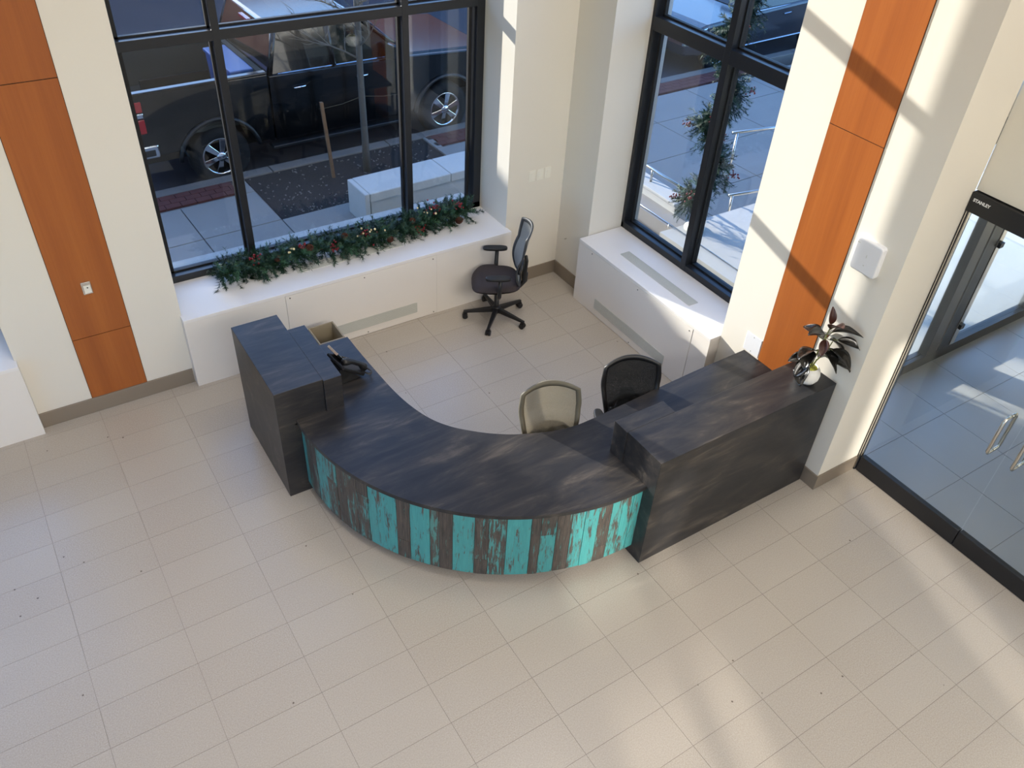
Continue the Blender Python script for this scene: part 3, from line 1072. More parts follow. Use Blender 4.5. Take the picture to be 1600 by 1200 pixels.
# ------------------------------------------------------------------ desk phone
t = thing('desk_phone', 'black desk telephone with tilted screen on the dark worktop', 'telephone', (1.86, 4.97, ZW), math.radians(97))
t.scale = (1.22, 1.22, 1.22)
kw = dict(parent=t, world=False)
tilt = math.radians(38)
def ph(x, y, z):      # tilted body coordinates: y up the slope
    return (x, y * math.cos(tilt) - z * math.sin(tilt) - 0.07, y * math.sin(tilt) + z * math.cos(tilt) + 0.012)
body = MB().hexa([ph(-0.10, 0, 0), ph(0.10, 0, 0), ph(0.10, 0.19, 0), ph(-0.10, 0.19, 0)], [ph(-0.10, 0, 0.026), ph(0.10, 0, 0.026), ph(0.10, 0.19, 0.022), ph(-0.10, 0.19, 0.022)])
put('body', body, M['black'], bevel=0.006, fix=True, **kw)
put('stand', MB().hexa([(-0.08, -0.06, 0), (0.08, -0.06, 0), (0.08, 0.12, 0), (-0.08, 0.12, 0)], [(-0.07, 0.0, 0.055), (0.07, 0.0, 0.055), (0.07, 0.075, 0.115), (-0.07, 0.075, 0.115)]), M['black'], bevel=0.005, fix=True, **kw)
scr = MB().hexa([ph(-0.02, 0.125, 0.02), ph(0.098, 0.125, 0.02), ph(0.098, 0.215, 0.055), ph(-0.02, 0.215, 0.055)], [ph(-0.02, 0.12, 0.034), ph(0.098, 0.12, 0.034), ph(0.098, 0.21, 0.069), ph(-0.02, 0.21, 0.069)])
sc_o = put('display', scr, M['black_gloss'], bevel=0.003, fix=True, **kw)
sg = MB().hexa([ph(-0.01, 0.128, 0.0375), ph(0.09, 0.128, 0.0375), ph(0.09, 0.204, 0.067), ph(-0.01, 0.204, 0.067)], [ph(-0.01, 0.128, 0.0385), ph(0.09, 0.128, 0.0385), ph(0.09, 0.204, 0.0685), ph(-0.01, 0.204, 0.0685)])
put('screen', sg, M['screen'], sc_o, world=False, fix=True)
glint = MB().hexa([ph(-0.02, 0.212, 0.058), ph(0.098, 0.212, 0.058), ph(0.098, 0.219, 0.0585), ph(-0.02, 0.219, 0.0585)], [ph(-0.02, 0.208, 0.071), ph(0.098, 0.208, 0.071), ph(0.098, 0.215, 0.0725), ph(-0.02, 0.215, 0.0725)])
put('edge_glint', glint, M['steel'], sc_o, world=False, fix=True)  # steel strip added as the bright sky glint on the display edge
hs = MB().tube([ph(-0.07, 0.0, 0.045), ph(-0.07, 0.02, 0.055), ph(-0.07, 0.06, 0.066), ph(-0.07, 0.13, 0.066), ph(-0.07, 0.17, 0.055), ph(-0.07, 0.195, 0.045)], [0.022, 0.026, 0.017, 0.017, 0.026, 0.022], 10)
put('handset', hs, M['black'], smooth=True, **kw)
for r_ in range(4):
    for c_ in range(3):
        x, y = 0.0 + c_ * 0.03, 0.02 + r_ * 0.024
        k = MB().hexa([ph(x, y, 0.024), ph(x + 0.02, y, 0.024), ph(x + 0.02, y + 0.014, 0.024), ph(x, y + 0.014, 0.024)], [ph(x, y, 0.029), ph(x + 0.02, y, 0.029), ph(x + 0.02, y + 0.014, 0.029), ph(x, y + 0.014, 0.029)])
        put('key', k, M['black_gloss'], **kw)
cord = []
for k in range(161):
    u = k / 160
    a = PI * 1.15 * u
    c = Vector((-0.075 - 0.05 * math.sin(a), -0.075 - 0.045 * (1 - math.cos(a)) * 0.6, 0.02 + 0.03 * (1 - u)))
    ang = u * 2 * PI * 26
    cord.append(c + Vector((math.cos(ang) * 0.004, math.sin(ang) * 0.004, math.sin(ang + 1) * 0.004)))
put('coiled_cord', MB().tube(cord, 0.0022, 5), M['black'], **kw)

# ------------------------------------------------------------------ potted rubber plant
px_, py_ = 4.74, 2.875
t = thing('potted_plant', 'dark leaved rubber plant in a round white pot on the desk end', 'plant', (px_, py_, ZT))
kw = dict(parent=t, world=False)
prof = [(0.0, 0.002), (0.04, 0.0), (0.07, 0.014), (0.088, 0.045), (0.092, 0.08), (0.084, 0.115), (0.066, 0.14), (0.060, 0.143), (0.057, 0.138), (0.06, 0.12)]
put('pot', MB().lathe(prof, 32), M['pot'], smooth=True, **kw)
put('moss', MB().grid(lambda u, v: (0.062 * v * math.cos(2 * PI * u), 0.062 * v * math.sin(2 * PI * u), 0.125 + 0.016 * (1 - v * v) + 0.005 * math.sin(9 * u * PI) * v), 20, 5), M['moss'], smooth=True, **kw)
# picture-plane directions in the room: rt to the side, aw away from the viewer
rt, aw, up = Vector((0.843, -0.536, 0)).normalized(), Vector((0.55, 0.83, 0)), Vector((0, 0, 1))
stalks = [[Vector((0, 0, 0.12)), rt * 0.01 + up * 0.22, rt * 0.035 + up * 0.36 + aw * 0.01, rt * 0.045 + up * 0.50],
          [Vector((0.015, 0, 0.12)), rt * 0.03 + up * 0.2, rt * 0.07 + up * 0.30 - aw * 0.02, rt * 0.10 + up * 0.38],
          [Vector((-0.015, 0, 0.12)), -rt * 0.02 + up * 0.2 + aw * 0.01, -rt * 0.035 + up * 0.29]]
for s_ in stalks:
    put('stalk', MB().tube(s_, [0.007, 0.006, 0.005, 0.004][:len(s_)], 7), M['stem'], smooth=True, **kw)
leaves = [  # anchor (side, up, away), direction (side, up, away), length, width, red
    (.04, .47, 0, -.05, 1, .0, .105, .042, 1), (.045, .44, 0, .15, .75, -.5, .12, .08, 1), (.05, .42, 0, .9, .35, -.2, .17, .11, 0), (.04, .40, 0, -.75, .45, -.3, .13, .085, 0),
    (.045, .38, 0, -.35, -.25, -.8, .11, .05, 1), (.06, .37, 0, .85, -.45, .2, .16, .07, 0), (.10, .38, -.02, .95, .05, -.3, .15, .06, 0), (.04, .31, 0, .55, -.35, -.75, .13, .085, 0),
    (.08, .31, -.02, .7, -.15, -.7, .16, .10, 0), (.03, .28, 0, .6, -.2, -.75, .15, .055, 0), (.02, .27, 0, -.85, .25, -.4, .15, .09, 0), (-.035, .28, 0, -.5, -.1, -.85, .13, .085, 0),
    (.06, .24, -.01, .95, -.12, -.25, .20, .075, 0), (-.03, .22, .01, -.85, .1, -.3, .12, .06, 0), (-.02, .19, 0, -.7, -.3, -.6, .12, .075, 0), (-.03, .17, 0, -.5, -.35, -.8, .14, .09, 0),
    (.03, .20, 0, .8, .0, .5, .13, .08, 0), (.05, .33, .02, .3, .1, .9, .14, .09, 0), (.02, .36, .02, -.5, .2, .8, .13, .08, 0), (.07, .26, 0, .75, .15, -.6, .12, .05, 0)]
random.seed(11)
for (a, b_, c_, d, e, f_, ln, wd, red) in leaves:
    p0 = rt * a + up * (0.12 + (b_ - 0.12) * 1.12) + aw * c_
    ln, wd = ln * 1.22, wd * 1.42
    dr = (rt * d + up * e + aw * f_).normalized()
    side = dr.cross(up)
    side = side.normalized() if side.length > 0.2 else rt.copy()
    nn = side.cross(dr).normalized()
    roll = random.uniform(-.5, .5)
    side, nn = side * math.cos(roll) + nn * math.sin(roll), nn * math.cos(roll) - side * math.sin(roll)
    def lf(u, v, p0=p0, dr=dr, side=side, nn=nn, ln=ln, wd=wd):
        s = v * 2 - 1
        ww = wd * 0.5 * (math.sin(PI * min(1, u * 0.96 + 0.02)) ** 0.75)
        q = p0 + dr * (0.02 + ln * u) + side * (s * ww) + nn * (0.022 * (abs(s) ** 1.5) * (ww / 0.04) - 0.05 * u * u * ln / 0.15)
        q.x = min(q.x, XB - 0.012 - px_)
        return q
    put('leaf', MB().grid(lf, 10, 6, 0.0012), M['leafred'] if red else M['leaf'], smooth=True, **kw)
    put('leaf_stalk', MB().tube([p0 - dr * 0.01, p0 + dr * 0.03], 0.0028, 5), M['stem'], **kw)


# ------------------------------------------------------------------ garlands
def garland_foliage(path, spread, tufts, seed, up_bias=0.3, needles=54, tl=(0.10, 0.17), nl=0.036):
    random.seed(seed)
    A, Bm = MB(), MB()
    n = len(path)
    tips = []
    for i in range(tufts):
        q = random.random() * (n - 1)
        k = int(q)
        p = Vector(path[k]).lerp(Vector(path[min(k + 1, n - 1)]), q - k)
        ax = (Vector(path[min(k + 1, n - 1)]) - Vector(path[max(k - 1, 0)])).normalized()
        d = Vector((random.gauss(0, 1), random.gauss(0, 1), random.gauss(0, 1)))
        d = d - ax * d.dot(ax) * 0.55
        d.z += up_bias
        d.normalize()
        ln = random.uniform(*tl) * spread
        droop = random.uniform(0.0, 0.35)
        mb = A if random.random() < 0.72 else Bm
        for j in range(needles):
            s = (j + 0.5) / needles
            c = p + d * (ln * s) + Vector((0, 0, -droop * ln * s * s))
            r_ = Vector((random.gauss(0, 1), random.gauss(0, 1), random.gauss(0, 1))).normalized()
            r_ = (r_ - d * r_.dot(d)).normalized()
            nd = (r_ + d * random.uniform(0.35, 0.9)).normalized()
            sd = nd.cross(r_).normalized() * 0.0040
            L_ = nl * random.uniform(0.7, 1.2)
            mb.add([c - sd, c + sd, c + nd * L_], [(0, 1, 2)])
        tips.append(p + d * ln * 0.75)
    return A, Bm, tips


def berries(c, n, spread, r, seed):
    random.seed(seed)
    mb = MB()
    for _ in range(n):
        p = Vector(c) + Vector((random.gauss(0, spread), random.gauss(0, spread * 0.8), random.gauss(0, spread * 0.7)))
        mb.sphere(p, r * random.uniform(0.8, 1.15), 7, 5)
    return mb


def cone(c, r, d=(0.3, -0.6, 0.5)):
    mb = MB()
    d = Vector(d).normalized()
    a = d.orthogonal().normalized()
    b = d.cross(a)
    c = Vector(c)
    for i in range(8):
        u = i / 7
        rr_ = r * math.sin(PI * (0.25 + 0.68 * u)) 
        for k in range(9):
            an = 2 * PI * (k + 0.5 * (i % 2)) / 9
            rad = a * math.cos(an) + b * math.sin(an)
            tan = d.cross(rad)
            p = c + d * (r * 2.2 * (u - 0.5))
            q = p + rad * rr_ + d * (r * 0.25)
            mb.add([p + rad * rr_ * 0.2 - tan * r * 0.1, p + rad * rr_ * 0.2 + tan * r * 0.1, q + tan * r * 0.3, q + d * r * 0.12, q - tan * r * 0.3], [(0, 1, 2, 3, 4)])
    mb.sphere(c, (r * 0.55, r * 0.55, r * 0.7), 8, 6)
    return mb


gpath = []
random.seed(2)
for k in range(40):
    u = k / 39
    gpath.append((1.42 + 2.62 * u, 6.735 + 0.03 * math.sin(u * 9) + 0.05 * u, 0.80 + 0.02 * math.sin(u * 23)))
g = thing('garland', 'fir garland with red berries and cones lying on the window sill', 'garland', (2.7, 6.74, 0.722))
A, Bm, tips = garland_foliage(gpath, 1.4, 760, 5, 0.34, needles=60, nl=0.042)
# nothing may sink through the sill or the window
def keep(mb):
    mb.v = [(min(max(x, 1.0), 4.2), min(y, 6.935), max(z, 0.725)) for x, y, z in mb.v]
    return mb
for nm, mb, mt in (('fir_needles', A, M['needle']), ('frosted_needles', Bm, M['needle2'])):
    o = put(nm, keep(mb), mt, g)
    o['kind'] = 'stuff'
put('wire_core', MB().tube(gpath, 0.008, 6), M['twig'], g)
for i, (x, y, z, n, sp, cr) in enumerate(((1.74, 6.72, 0.90, 26, .035, 0), (2.10, 6.70, 0.86, 12, .05, 1), (2.48, 6.66, 0.85, 22, .03, 0), (2.83, 6.68, 0.90, 22, .045, 0), (2.86, 6.67, 0.91, 10, .05, 1), (3.40, 6.68, 0.80, 26, .038, 0), (3.62, 6.76, 0.95, 20, .04, 0), (3.55, 6.74, 0.93, 7, .05, 1), (3.88, 6.72, 0.93, 18, .03, 0), (2.2, 6.72, 0.92, 12, .03, 0))):
    o = put('berry_cluster', keep(berries((x, y, z), n, sp, 0.0105 if cr else 0.0095, 20 + i)), M['berry2'] if cr else M['berry'], g, smooth=True)
    o['kind'] = 'stuff'
    o['label'] = 'cream berries' if cr else 'glossy red berries'
for i, (x, y, z, r) in enumerate(((2.26, 6.68, 0.90, .034), (3.06, 6.63, 0.80, .03), (3.83, 6.62, 0.82, .036), (1.95, 6.70, 0.86, .03), (3.34, 6.70, 0.90, .03), (2.62, 6.70, .92, .03))):
    put('pine_cone', keep(cone((x, y, z), r)), M['cone'], g)

# ------------------------------------------------------------------ automatic glass door and vestibule
XD = 5.447
door = struct_empty('door_1', (XD, 1.615, 0))
put('header', MBbox(XD - 0.012, 0.58, 2.474, XD + 0.10, 2.598, 2.612), M['black'], door, bevel=0.003)
put('jamb', MBbox(XD - 0.005, 2.574, 0, XD + 0.05, 2.598, 2.474), M['frame'], door, bevel=0.002)
put('jamb_strip', MBbox(XD - 0.008, 2.580, 0.02, XD - 0.004, 2.588, 2.472), M['steel'], door)
put('jamb_strip', MBbox(XD + 0.0, 2.566, 0.17, XD + 0.02, 2.574, 2.472), M['steel'], door)
for a, b, hy in ((1.619, 2.566, 1.71), (0.66, 1.611, 1.516)):
    lf_ = put('door_leaf', MBbox(XD + 0.018, a, 0.16, XD + 0.032, b, 2.47), M['doorglass'], door)
    put('bottom_rail', MBbox(XD, a, 0.006, XD + 0.05, b, 0.165), M['black'], lf_, bevel=0.003)
    put('pull_handle', MB().tube([(XD + 0.018, hy, 0.955), (XD - 0.035, hy, 0.955), (XD - 0.05, hy, 0.975), (XD - 0.05, hy, 1.26), (XD - 0.035, hy, 1.28), (XD + 0.018, hy, 1.28)], 0.0125, 10), M['steel'], lf_, smooth=True)
    put('pull_handle', MB().tube([(XD + 0.032, hy, 0.955), (XD + 0.085, hy, 0.955), (XD + 0.1, hy, 0.975), (XD + 0.1, hy, 1.26), (XD + 0.085, hy, 1.28), (XD + 0.032, hy, 1.28)], 0.0125, 10), M['steel'], lf_, smooth=True)
put('jamb', MBbox(XD - 0.005, 0.58, 0, XD + 0.08, 0.655, 2.474), M['frame'], door)
# lettering on the header
cu = bpy.data.curves.new('lettering', 'FONT')
cu.body = 'STANLEY'
cu.size = 0.030
cu.extrude = 0.0006
cu.offset = 0.0010
cu.align_x = 'LEFT'
tmp = bpy.data.objects.new('tmp', cu)
COL.objects.link(tmp)
dg = bpy.context.evaluated_depsgraph_get()
me = bpy.data.meshes.new_from_object(tmp.evaluated_get(dg))
bpy.data.objects.remove(tmp)
me.materials.clear()
me.materials.append(M['white_text'])
o = bpy.data.objects.new('lettering', me)
COL.objects.link(o)
o.parent = door
o.matrix_local = Matrix.Translation((-0.0135, 2.572 - 1.615, 2.555)) @ Matrix(((0, 0, -1, 0), (-1, 0, 0, 0), (0, 1, 0, 0), (0, 0, 0, 1)))

# vestibule
YV = 3.25
vf = struct('floor_vestibule', MBbox(5.47, -1.5, -0.3, 10.6, YV + 0.12, -0.004), M['grout'])
vt = MB().box(0.002, 0.002, -0.02, 0.608, 0.608, 0.0).mesh('tile', M['vest'])
for i in range(8):
    for j in range(8):
        o = bpy.data.objects.new('tile', vt)
        COL.objects.link(o)
        o.parent = vf
        o.location = (5.57 + i * 0.61, -1.5 + j * 0.61 - 0.13, 0.001)
vw = MB()
vw.box(10.5, -1.5, 0, 10.7, YV, 3.2)
vw.box(5.6, -1.7, 0, 10.7, -1.5, 3.2)
struct('wall_vestibule', vw, M['wall'])
struct('ceiling_vestibule', MBbox(5.6, -1.7, 3.2, 10.7, YV + 0.2, 3.35), M['ceiling'])
vd = struct_empty('door_2', (7.4, YV, 0))
put('bottom_rail', MBbox(5.6, YV - 0.03, 0, 10.5, YV + 0.07, 0.12), M['frame'], vd, bevel=0.003)
put('header', MBbox(5.6, YV - 0.05, 2.45, 10.5, YV + 0.1, 2.65), M['black'], vd)
put('transom_wall', MBbox(5.6, YV - 0.02, 2.65, 10.5, YV + 0.08, 3.2), M['wall'], vd)
for x0, x1, mt in ((7.22, 7.38, 'frame'), (7.41, 7.58, 'frame'), (7.61, 7.68, 'steel'), (8.95, 9.01, 'steel'), (9.03, 9.10, 'frame')):
    put('stile', MBbox(x0, YV - 0.03, 0.12, x1, YV + 0.06, 2.45), M[mt], vd, bevel=0.002)
for z in (0.33, 1.26):
    put('guide_block', MBbox(7.61, YV - 0.06, z, 7.67, YV - 0.03, z + 0.05), M['black'], vd)
for x0, x1 in ((5.6, 7.22), (7.68, 8.95), (9.10, 10.5)):
    put('door_pane', MBbox(x0, YV + 0.01, 0.12, x1, YV + 0.022, 2.45), M['doorglass'], vd)

# ------------------------------------------------------------------ outdoors
ZS, ZR = -0.40, -0.60
ex = math.radians(2.4)
EX0, EY0 = 1.8, 11.07
ec, es = math.cos(ex), math.sin(ex)
def E(u, v):          # street axes: u along the kerb, v across it (0 = street edge of kerb, negative = towards the building)
    return (EX0 + u * ec - v * es, EY0 + u * es + v * ec)
def ebox(mb, u0, v0, z0, u1, v1, z1):
    c = [E(u0, v0), E(u1, v0), E(u1, v1), E(u0, v1)]
    return mb.hexa([(x, y, z0) for x, y in c], [(x, y, z1) for x, y in c])

struct('street', ebox(MB(), -45, 0.0, ZR - 0.2, 50, 24, ZR), M['asphalt'])
struct('pavement', MB().box(-45, 7.1, ZR - 0.2, 5.6, 10.7, ZS - 0.03).box(5.6, -3, ZR - 0.2, 50, 10.7, ZS - 0.03), M['kerb'])
kerb = struct_empty('kerb', (EX0, EY0, ZS))
for k in range(-6, 14):
    put('kerb_stone', ebox(MB(), k * 1.85 + 0.006 - 0.35, -0.19, ZR - 0.1, (k + 1) * 1.85 - 0.006 - 0.35, 0.0, ZS), M['kerb'], kerb, bevel=0.012)
# brick strip with gap at the planting bed
bricks = struct_empty('brick_strip', (EX0, EY0, ZS))
bme = MB().box(-0.096, -0.057, -0.05, 0.096, 0.057, 0.0).mesh('brick', M['brick'])
bmv = MB().box(-0.058, -0.098, -0.05, 0.058, 0.098, 0.0).mesh('brick', M['brick'])
def brick_at(u, v, me):
    x, y = E(u, v)
    o = bpy.data.objects.new('brick', me)
    COL.objects.link(o)
    o.parent = bricks
    o.location = (x - EX0, y - EY0, 0)
    o.rotation_euler = (0, 0, ex)
for u0, n in ((-1.2, 11), (4.05, 14), (8.6, 14)):
    for k in range(n):
        for r_ in range(3):
            brick_at(u0 + k * 0.2 + (0.1 if r_ == 1 else 0), -0.26 - r_ * 0.122, bme)
# planting bed, slabs
bed = struct('planting_bed', ebox(MB(), 1.08, -1.52, ZR, 3.9, -0.2, ZS - 0.02), M['mulch'])
random.seed(9)
ch = MB()
for _ in range(260):
    u, v = random.uniform(1.12, 3.85), random.uniform(-1.5, -0.22)
    x, y = E(u, v)
    a = random.uniform(0, PI)
    s1, s2 = random.uniform(0.005, 0.018), random.uniform(0.003, 0.008)
    c, s = math.cos(a), math.sin(a)
    pts = [(x + c * p * s1 - s * q * s2, y + s * p * s1 + c * q * s2) for p, q in ((-1, -1), (1, -1), (1, 1), (-1, 1))]
    ch.hexa([(a_, b_, ZS - 0.022) for a_, b_ in pts], [(a_, b_, ZS - 0.012 + random.uniform(0, .006)) for a_, b_ in pts])
o = put('wood_chips', ch, M['kerb'], bed)
o['kind'] = 'stuff'
slabs = struct_empty('paving', (EX0, EY0, ZS))
def slab(u0, v0, u1, v1):
    put('slab', ebox(MB(), u0 + 0.006, v0 + 0.006, ZS - 0.1, u1 - 0.006, v1 - 0.006, ZS), M['concrete'], slabs, bevel=0.006)
for u0, u1 in ((-4.2, -2.8), (-2.8, -1.3), (-1.3, 0.05), (0.05, 1.06)):
    slab(u0, -0.63 if u1 < 1 else -1.05, u1, -0.63 + 0.01) if False else None
    slab(u0, -1.52, u1, -0.63)
    slab(u0, -2.6, u1, -1.52)
    slab(u0, -4.0, u1, -2.6)
slab(0.85, -0.63, 1.06, -0.2)
for u0, u1 in ((1.06, 2.5), (2.5, 3.9)):
    slab(u0, -2.6, u1, -1.52)
    slab(u0, -4.0, u1, -2.6)
slab(3.9, -1.52, 4.6, -0.63)
slab(3.9, -0.63, 4.03, -0.2)
for a, b in zip([4.6, 6.1, 7.6, 9.1, 10.6, 12.1], [6.1, 7.6, 9.1, 10.6, 12.1, 13.6]):
    for v0, v1 in ((-1.52, -0.63), (-2.6, -1.52), (-3.7, -2.6), (-4.8, -3.7), (-6.0, -4.8), (-7.6, -6.0)):
        if v1 < -3.7 and a < 5:
            continue
        slab(a, v0, b, v1)
slab(3.9, -2.6, 4.6, -1.52)
# bench wall beyond the planting bed
t = thing('stone_bench', 'low pale stone bench wall outside, behind the sill garland', 'bench', (4.9, 9.15, ZS))
pr = [(-0.24, ZS), (-0.24, 0.05), (-0.2, 0.06), (0.2, 0.06), (0.24, 0.05), (0.24, ZS)]
def bench(u0, u1, name, over=0.0, z0=ZS, z1=0.06):
    mb = MB()
    c = []
    for u in (u0, u1):
        c.append([(3.78 + u * ec - v * es, 9.14 + u * es + v * ec) for v in (-0.25 - over, 0.25 + over)])
    mb.hexa([(*c[0][0], z0), (*c[1][0], z0), (*c[1][1], z0), (*c[0][1], z0)], [(*c[0][0], z1), (*c[1][0], z1), (*c[1][1], z1), (*c[0][1], z1)])
    put(name, mb, M['concrete2'] if over or name == 'end_block' else M['kerb'], t, bevel=0.012)
bench(0.09, 2.9, 'bench_base', -0.03, ZS, -0.06)
bench(0.07, 1.25, 'cap_stone', 0.005, -0.06, 0.06)
bench(1.256, 2.9, 'cap_stone', 0.005, -0.06, 0.06)
bench(0.0, 0.066, 'end_block', 0.0, ZS, 0.06)

# young tree with stakes
t = thing('street_tree', 'bare young street tree in the dark planting bed', 'tree', (4.5, 10.42, ZS))
kw = dict(parent=t, world=False)
put('trunk', MB().tube([(0, 0, -0.05), (0.0, 0, 0.4), (-0.005, 0.01, 1.2), (0.0, 0.0, 2.2), (0.02, 0.02, 3.2), (0.03, 0.03, 4.2)], [0.06, 0.048, 0.043, 0.038, 0.028, 0.012], 10), M['bark'], smooth=True, **kw)
random.seed(21)
def branch(p, d, ln, r, depth, mb):
    pts = [p]
    q = p.copy()
    dd = d.copy()
    for k in range(4):
        dd = (dd + Vector((random.gauss(0, .12), random.gauss(0, .12), random.gauss(0.06, .1)))).normalized()
        q = q + dd * ln / 4
        pts.append(q.copy())
    mb.tube(pts, [r, r * .85, r * .7, r * .55, r * .35], 5)
    if depth > 0:
        for k in (1, 2, 2, 3, 3, 4):
            d2 = (dd + Vector((random.gauss(0, .6), random.gauss(0, .6), random.gauss(.15, .4)))).normalized()
            branch(pts[k], d2, ln * random.uniform(.35, .6), r * .5, depth - 1, mb)
for k in range(15):
    z = 1.55 + k * 0.17
    a = k * 2.4 + 2.6
    d = Vector((math.cos(a), math.sin(a), 0.55)).normalized()
    mb = MB()
    branch(Vector((0.0, 0.0, z)), d, random.uniform(.75, 1.15) * (1 - 0.02 * k), 0.014, 2, mb)
    put('branch', mb, M['bark'], **kw)
for nm, p0, p1, say in (('tree_stake', (4.0, 10.43, ZS - 0.1), (3.915, 10.43, 0.67), 'leaning wooden stake in the planting bed before the truck'), ('tree_stake', (5.05, 10.4, ZS - 0.1), (5.09, 10.4, 0.70), 'wooden tree stake behind the window mullion, far side of the tree')):
    s_ = thing(nm, say, 'stake', (p0[0], p0[1], ZS), group='tree stakes')
    mb = MB()
    d = 0.021
    mb.hexa([(p0[0] - d, p0[1] - d, p0[2]), (p0[0] + d, p0[1] - d, p0[2]), (p0[0] + d, p0[1] + d, p0[2]), (p0[0] - d, p0[1] + d, p0[2])],
            [(p1[0] - d, p1[1] - d, p1[2]), (p1[0] + d, p1[1] - d, p1[2]), (p1[0] + d, p1[1] + d, p1[2]), (p1[0] - d, p1[1] + d, p1[2])])
    put('post', mb, M['stake'], s_, bevel=0.003)
    top = Vector((p1[0], p1[1], p1[2] - 0.09))
    tr_ = Vector((4.5, 10.42, 0.66))
    put('tie_wire', MB().tube([top, (top + tr_) / 2 + Vector((0, 0, -0.02)), tr_], 0.004, 5), M['twig'], s_)


# ------------------------------------------------------------------ vehicles
def wheel(parent, x, y, r, rim_r, width, side):
    """side: -1 faces -y; local coordinates of the vehicle"""
    w_ = thing_part('wheel', parent)
    w_.location = (x, y, r)
    w_.scale = (1, -side, 1)
    prof = [(rim_r, 0.0), (rim_r + 0.02, -0.012), (r - 0.05, -0.008), (r - 0.012, 0.012), (r, 0.045), (r, width - 0.045), (r - 0.015, width - 0.01), (rim_r, width)]
    put('tyre', MB().lathe(prof, 36, (0, 0, 0), 'y'), M['tyre'], w_, smooth=True, world=False, fix=True)
    rim = MB().lathe([(rim_r, 0.0), (rim_r - 0.012, -0.004), (rim_r - 0.028, 0.012), (rim_r - 0.04, 0.07), (rim_r - 0.04, 0.15)], 36, (0, 0, 0), 'y')
    put('rim', rim, M['chrome'], w_, smooth=True, world=False, fix=True)
    put('brake_disc', MB().lathe([(0.0, 0.11), (rim_r - 0.04, 0.11)], 24, (0, 0, 0), 'y'), M['gap'], w_, world=False)
    for k in range(6):
        a = 2 * PI * k / 6 + 0.3
        c, s = math.cos(a), math.sin(a)
        P = lambda rr_, q, y_: (rr_ * c - q * s, y_, rr_ * s + q * c)
        sp = MB().hexa([P(0.05, -0.03, 0.0), P(0.05, 0.03, 0.0), P(0.05, 0.026, 0.05), P(0.05, -0.026, 0.05)], [P(rim_r - 0.015, -0.048, 0.004), P(rim_r - 0.015, 0.048, 0.004), P(rim_r - 0.02, 0.04, 0.05), P(rim_r - 0.02, -0.04, 0.05)])
        put('spoke', sp, M['chrome'], w_, world=False, bevel=0.006, fix=True)
    put('hub_cap', MB().lathe([(0.0, -0.02), (0.05, -0.018), (0.066, -0.004), (0.07, 0.03)], 20, (0, 0, 0), 'y'), M['chrome'], w_, smooth=True, world=False, fix=True)
    return w_


def thing_part(name, parent):
    o = bpy.data.objects.new(name, None)
    COL.objects.link(o)
    o.parent = parent
    return o


def arch(cx, r, z0, cz):
    """points of a wheel arch from rear to front (x rising) for a bottom edge at z0"""
    a0 = math.asin(max(-1, min(1, (z0 - cz) / r)))
    return [(cx - r * math.cos(a), cz + r * math.sin(a)) for a in [a0 + (PI - 2 * a0) * k / 14 for k in range(15)]]


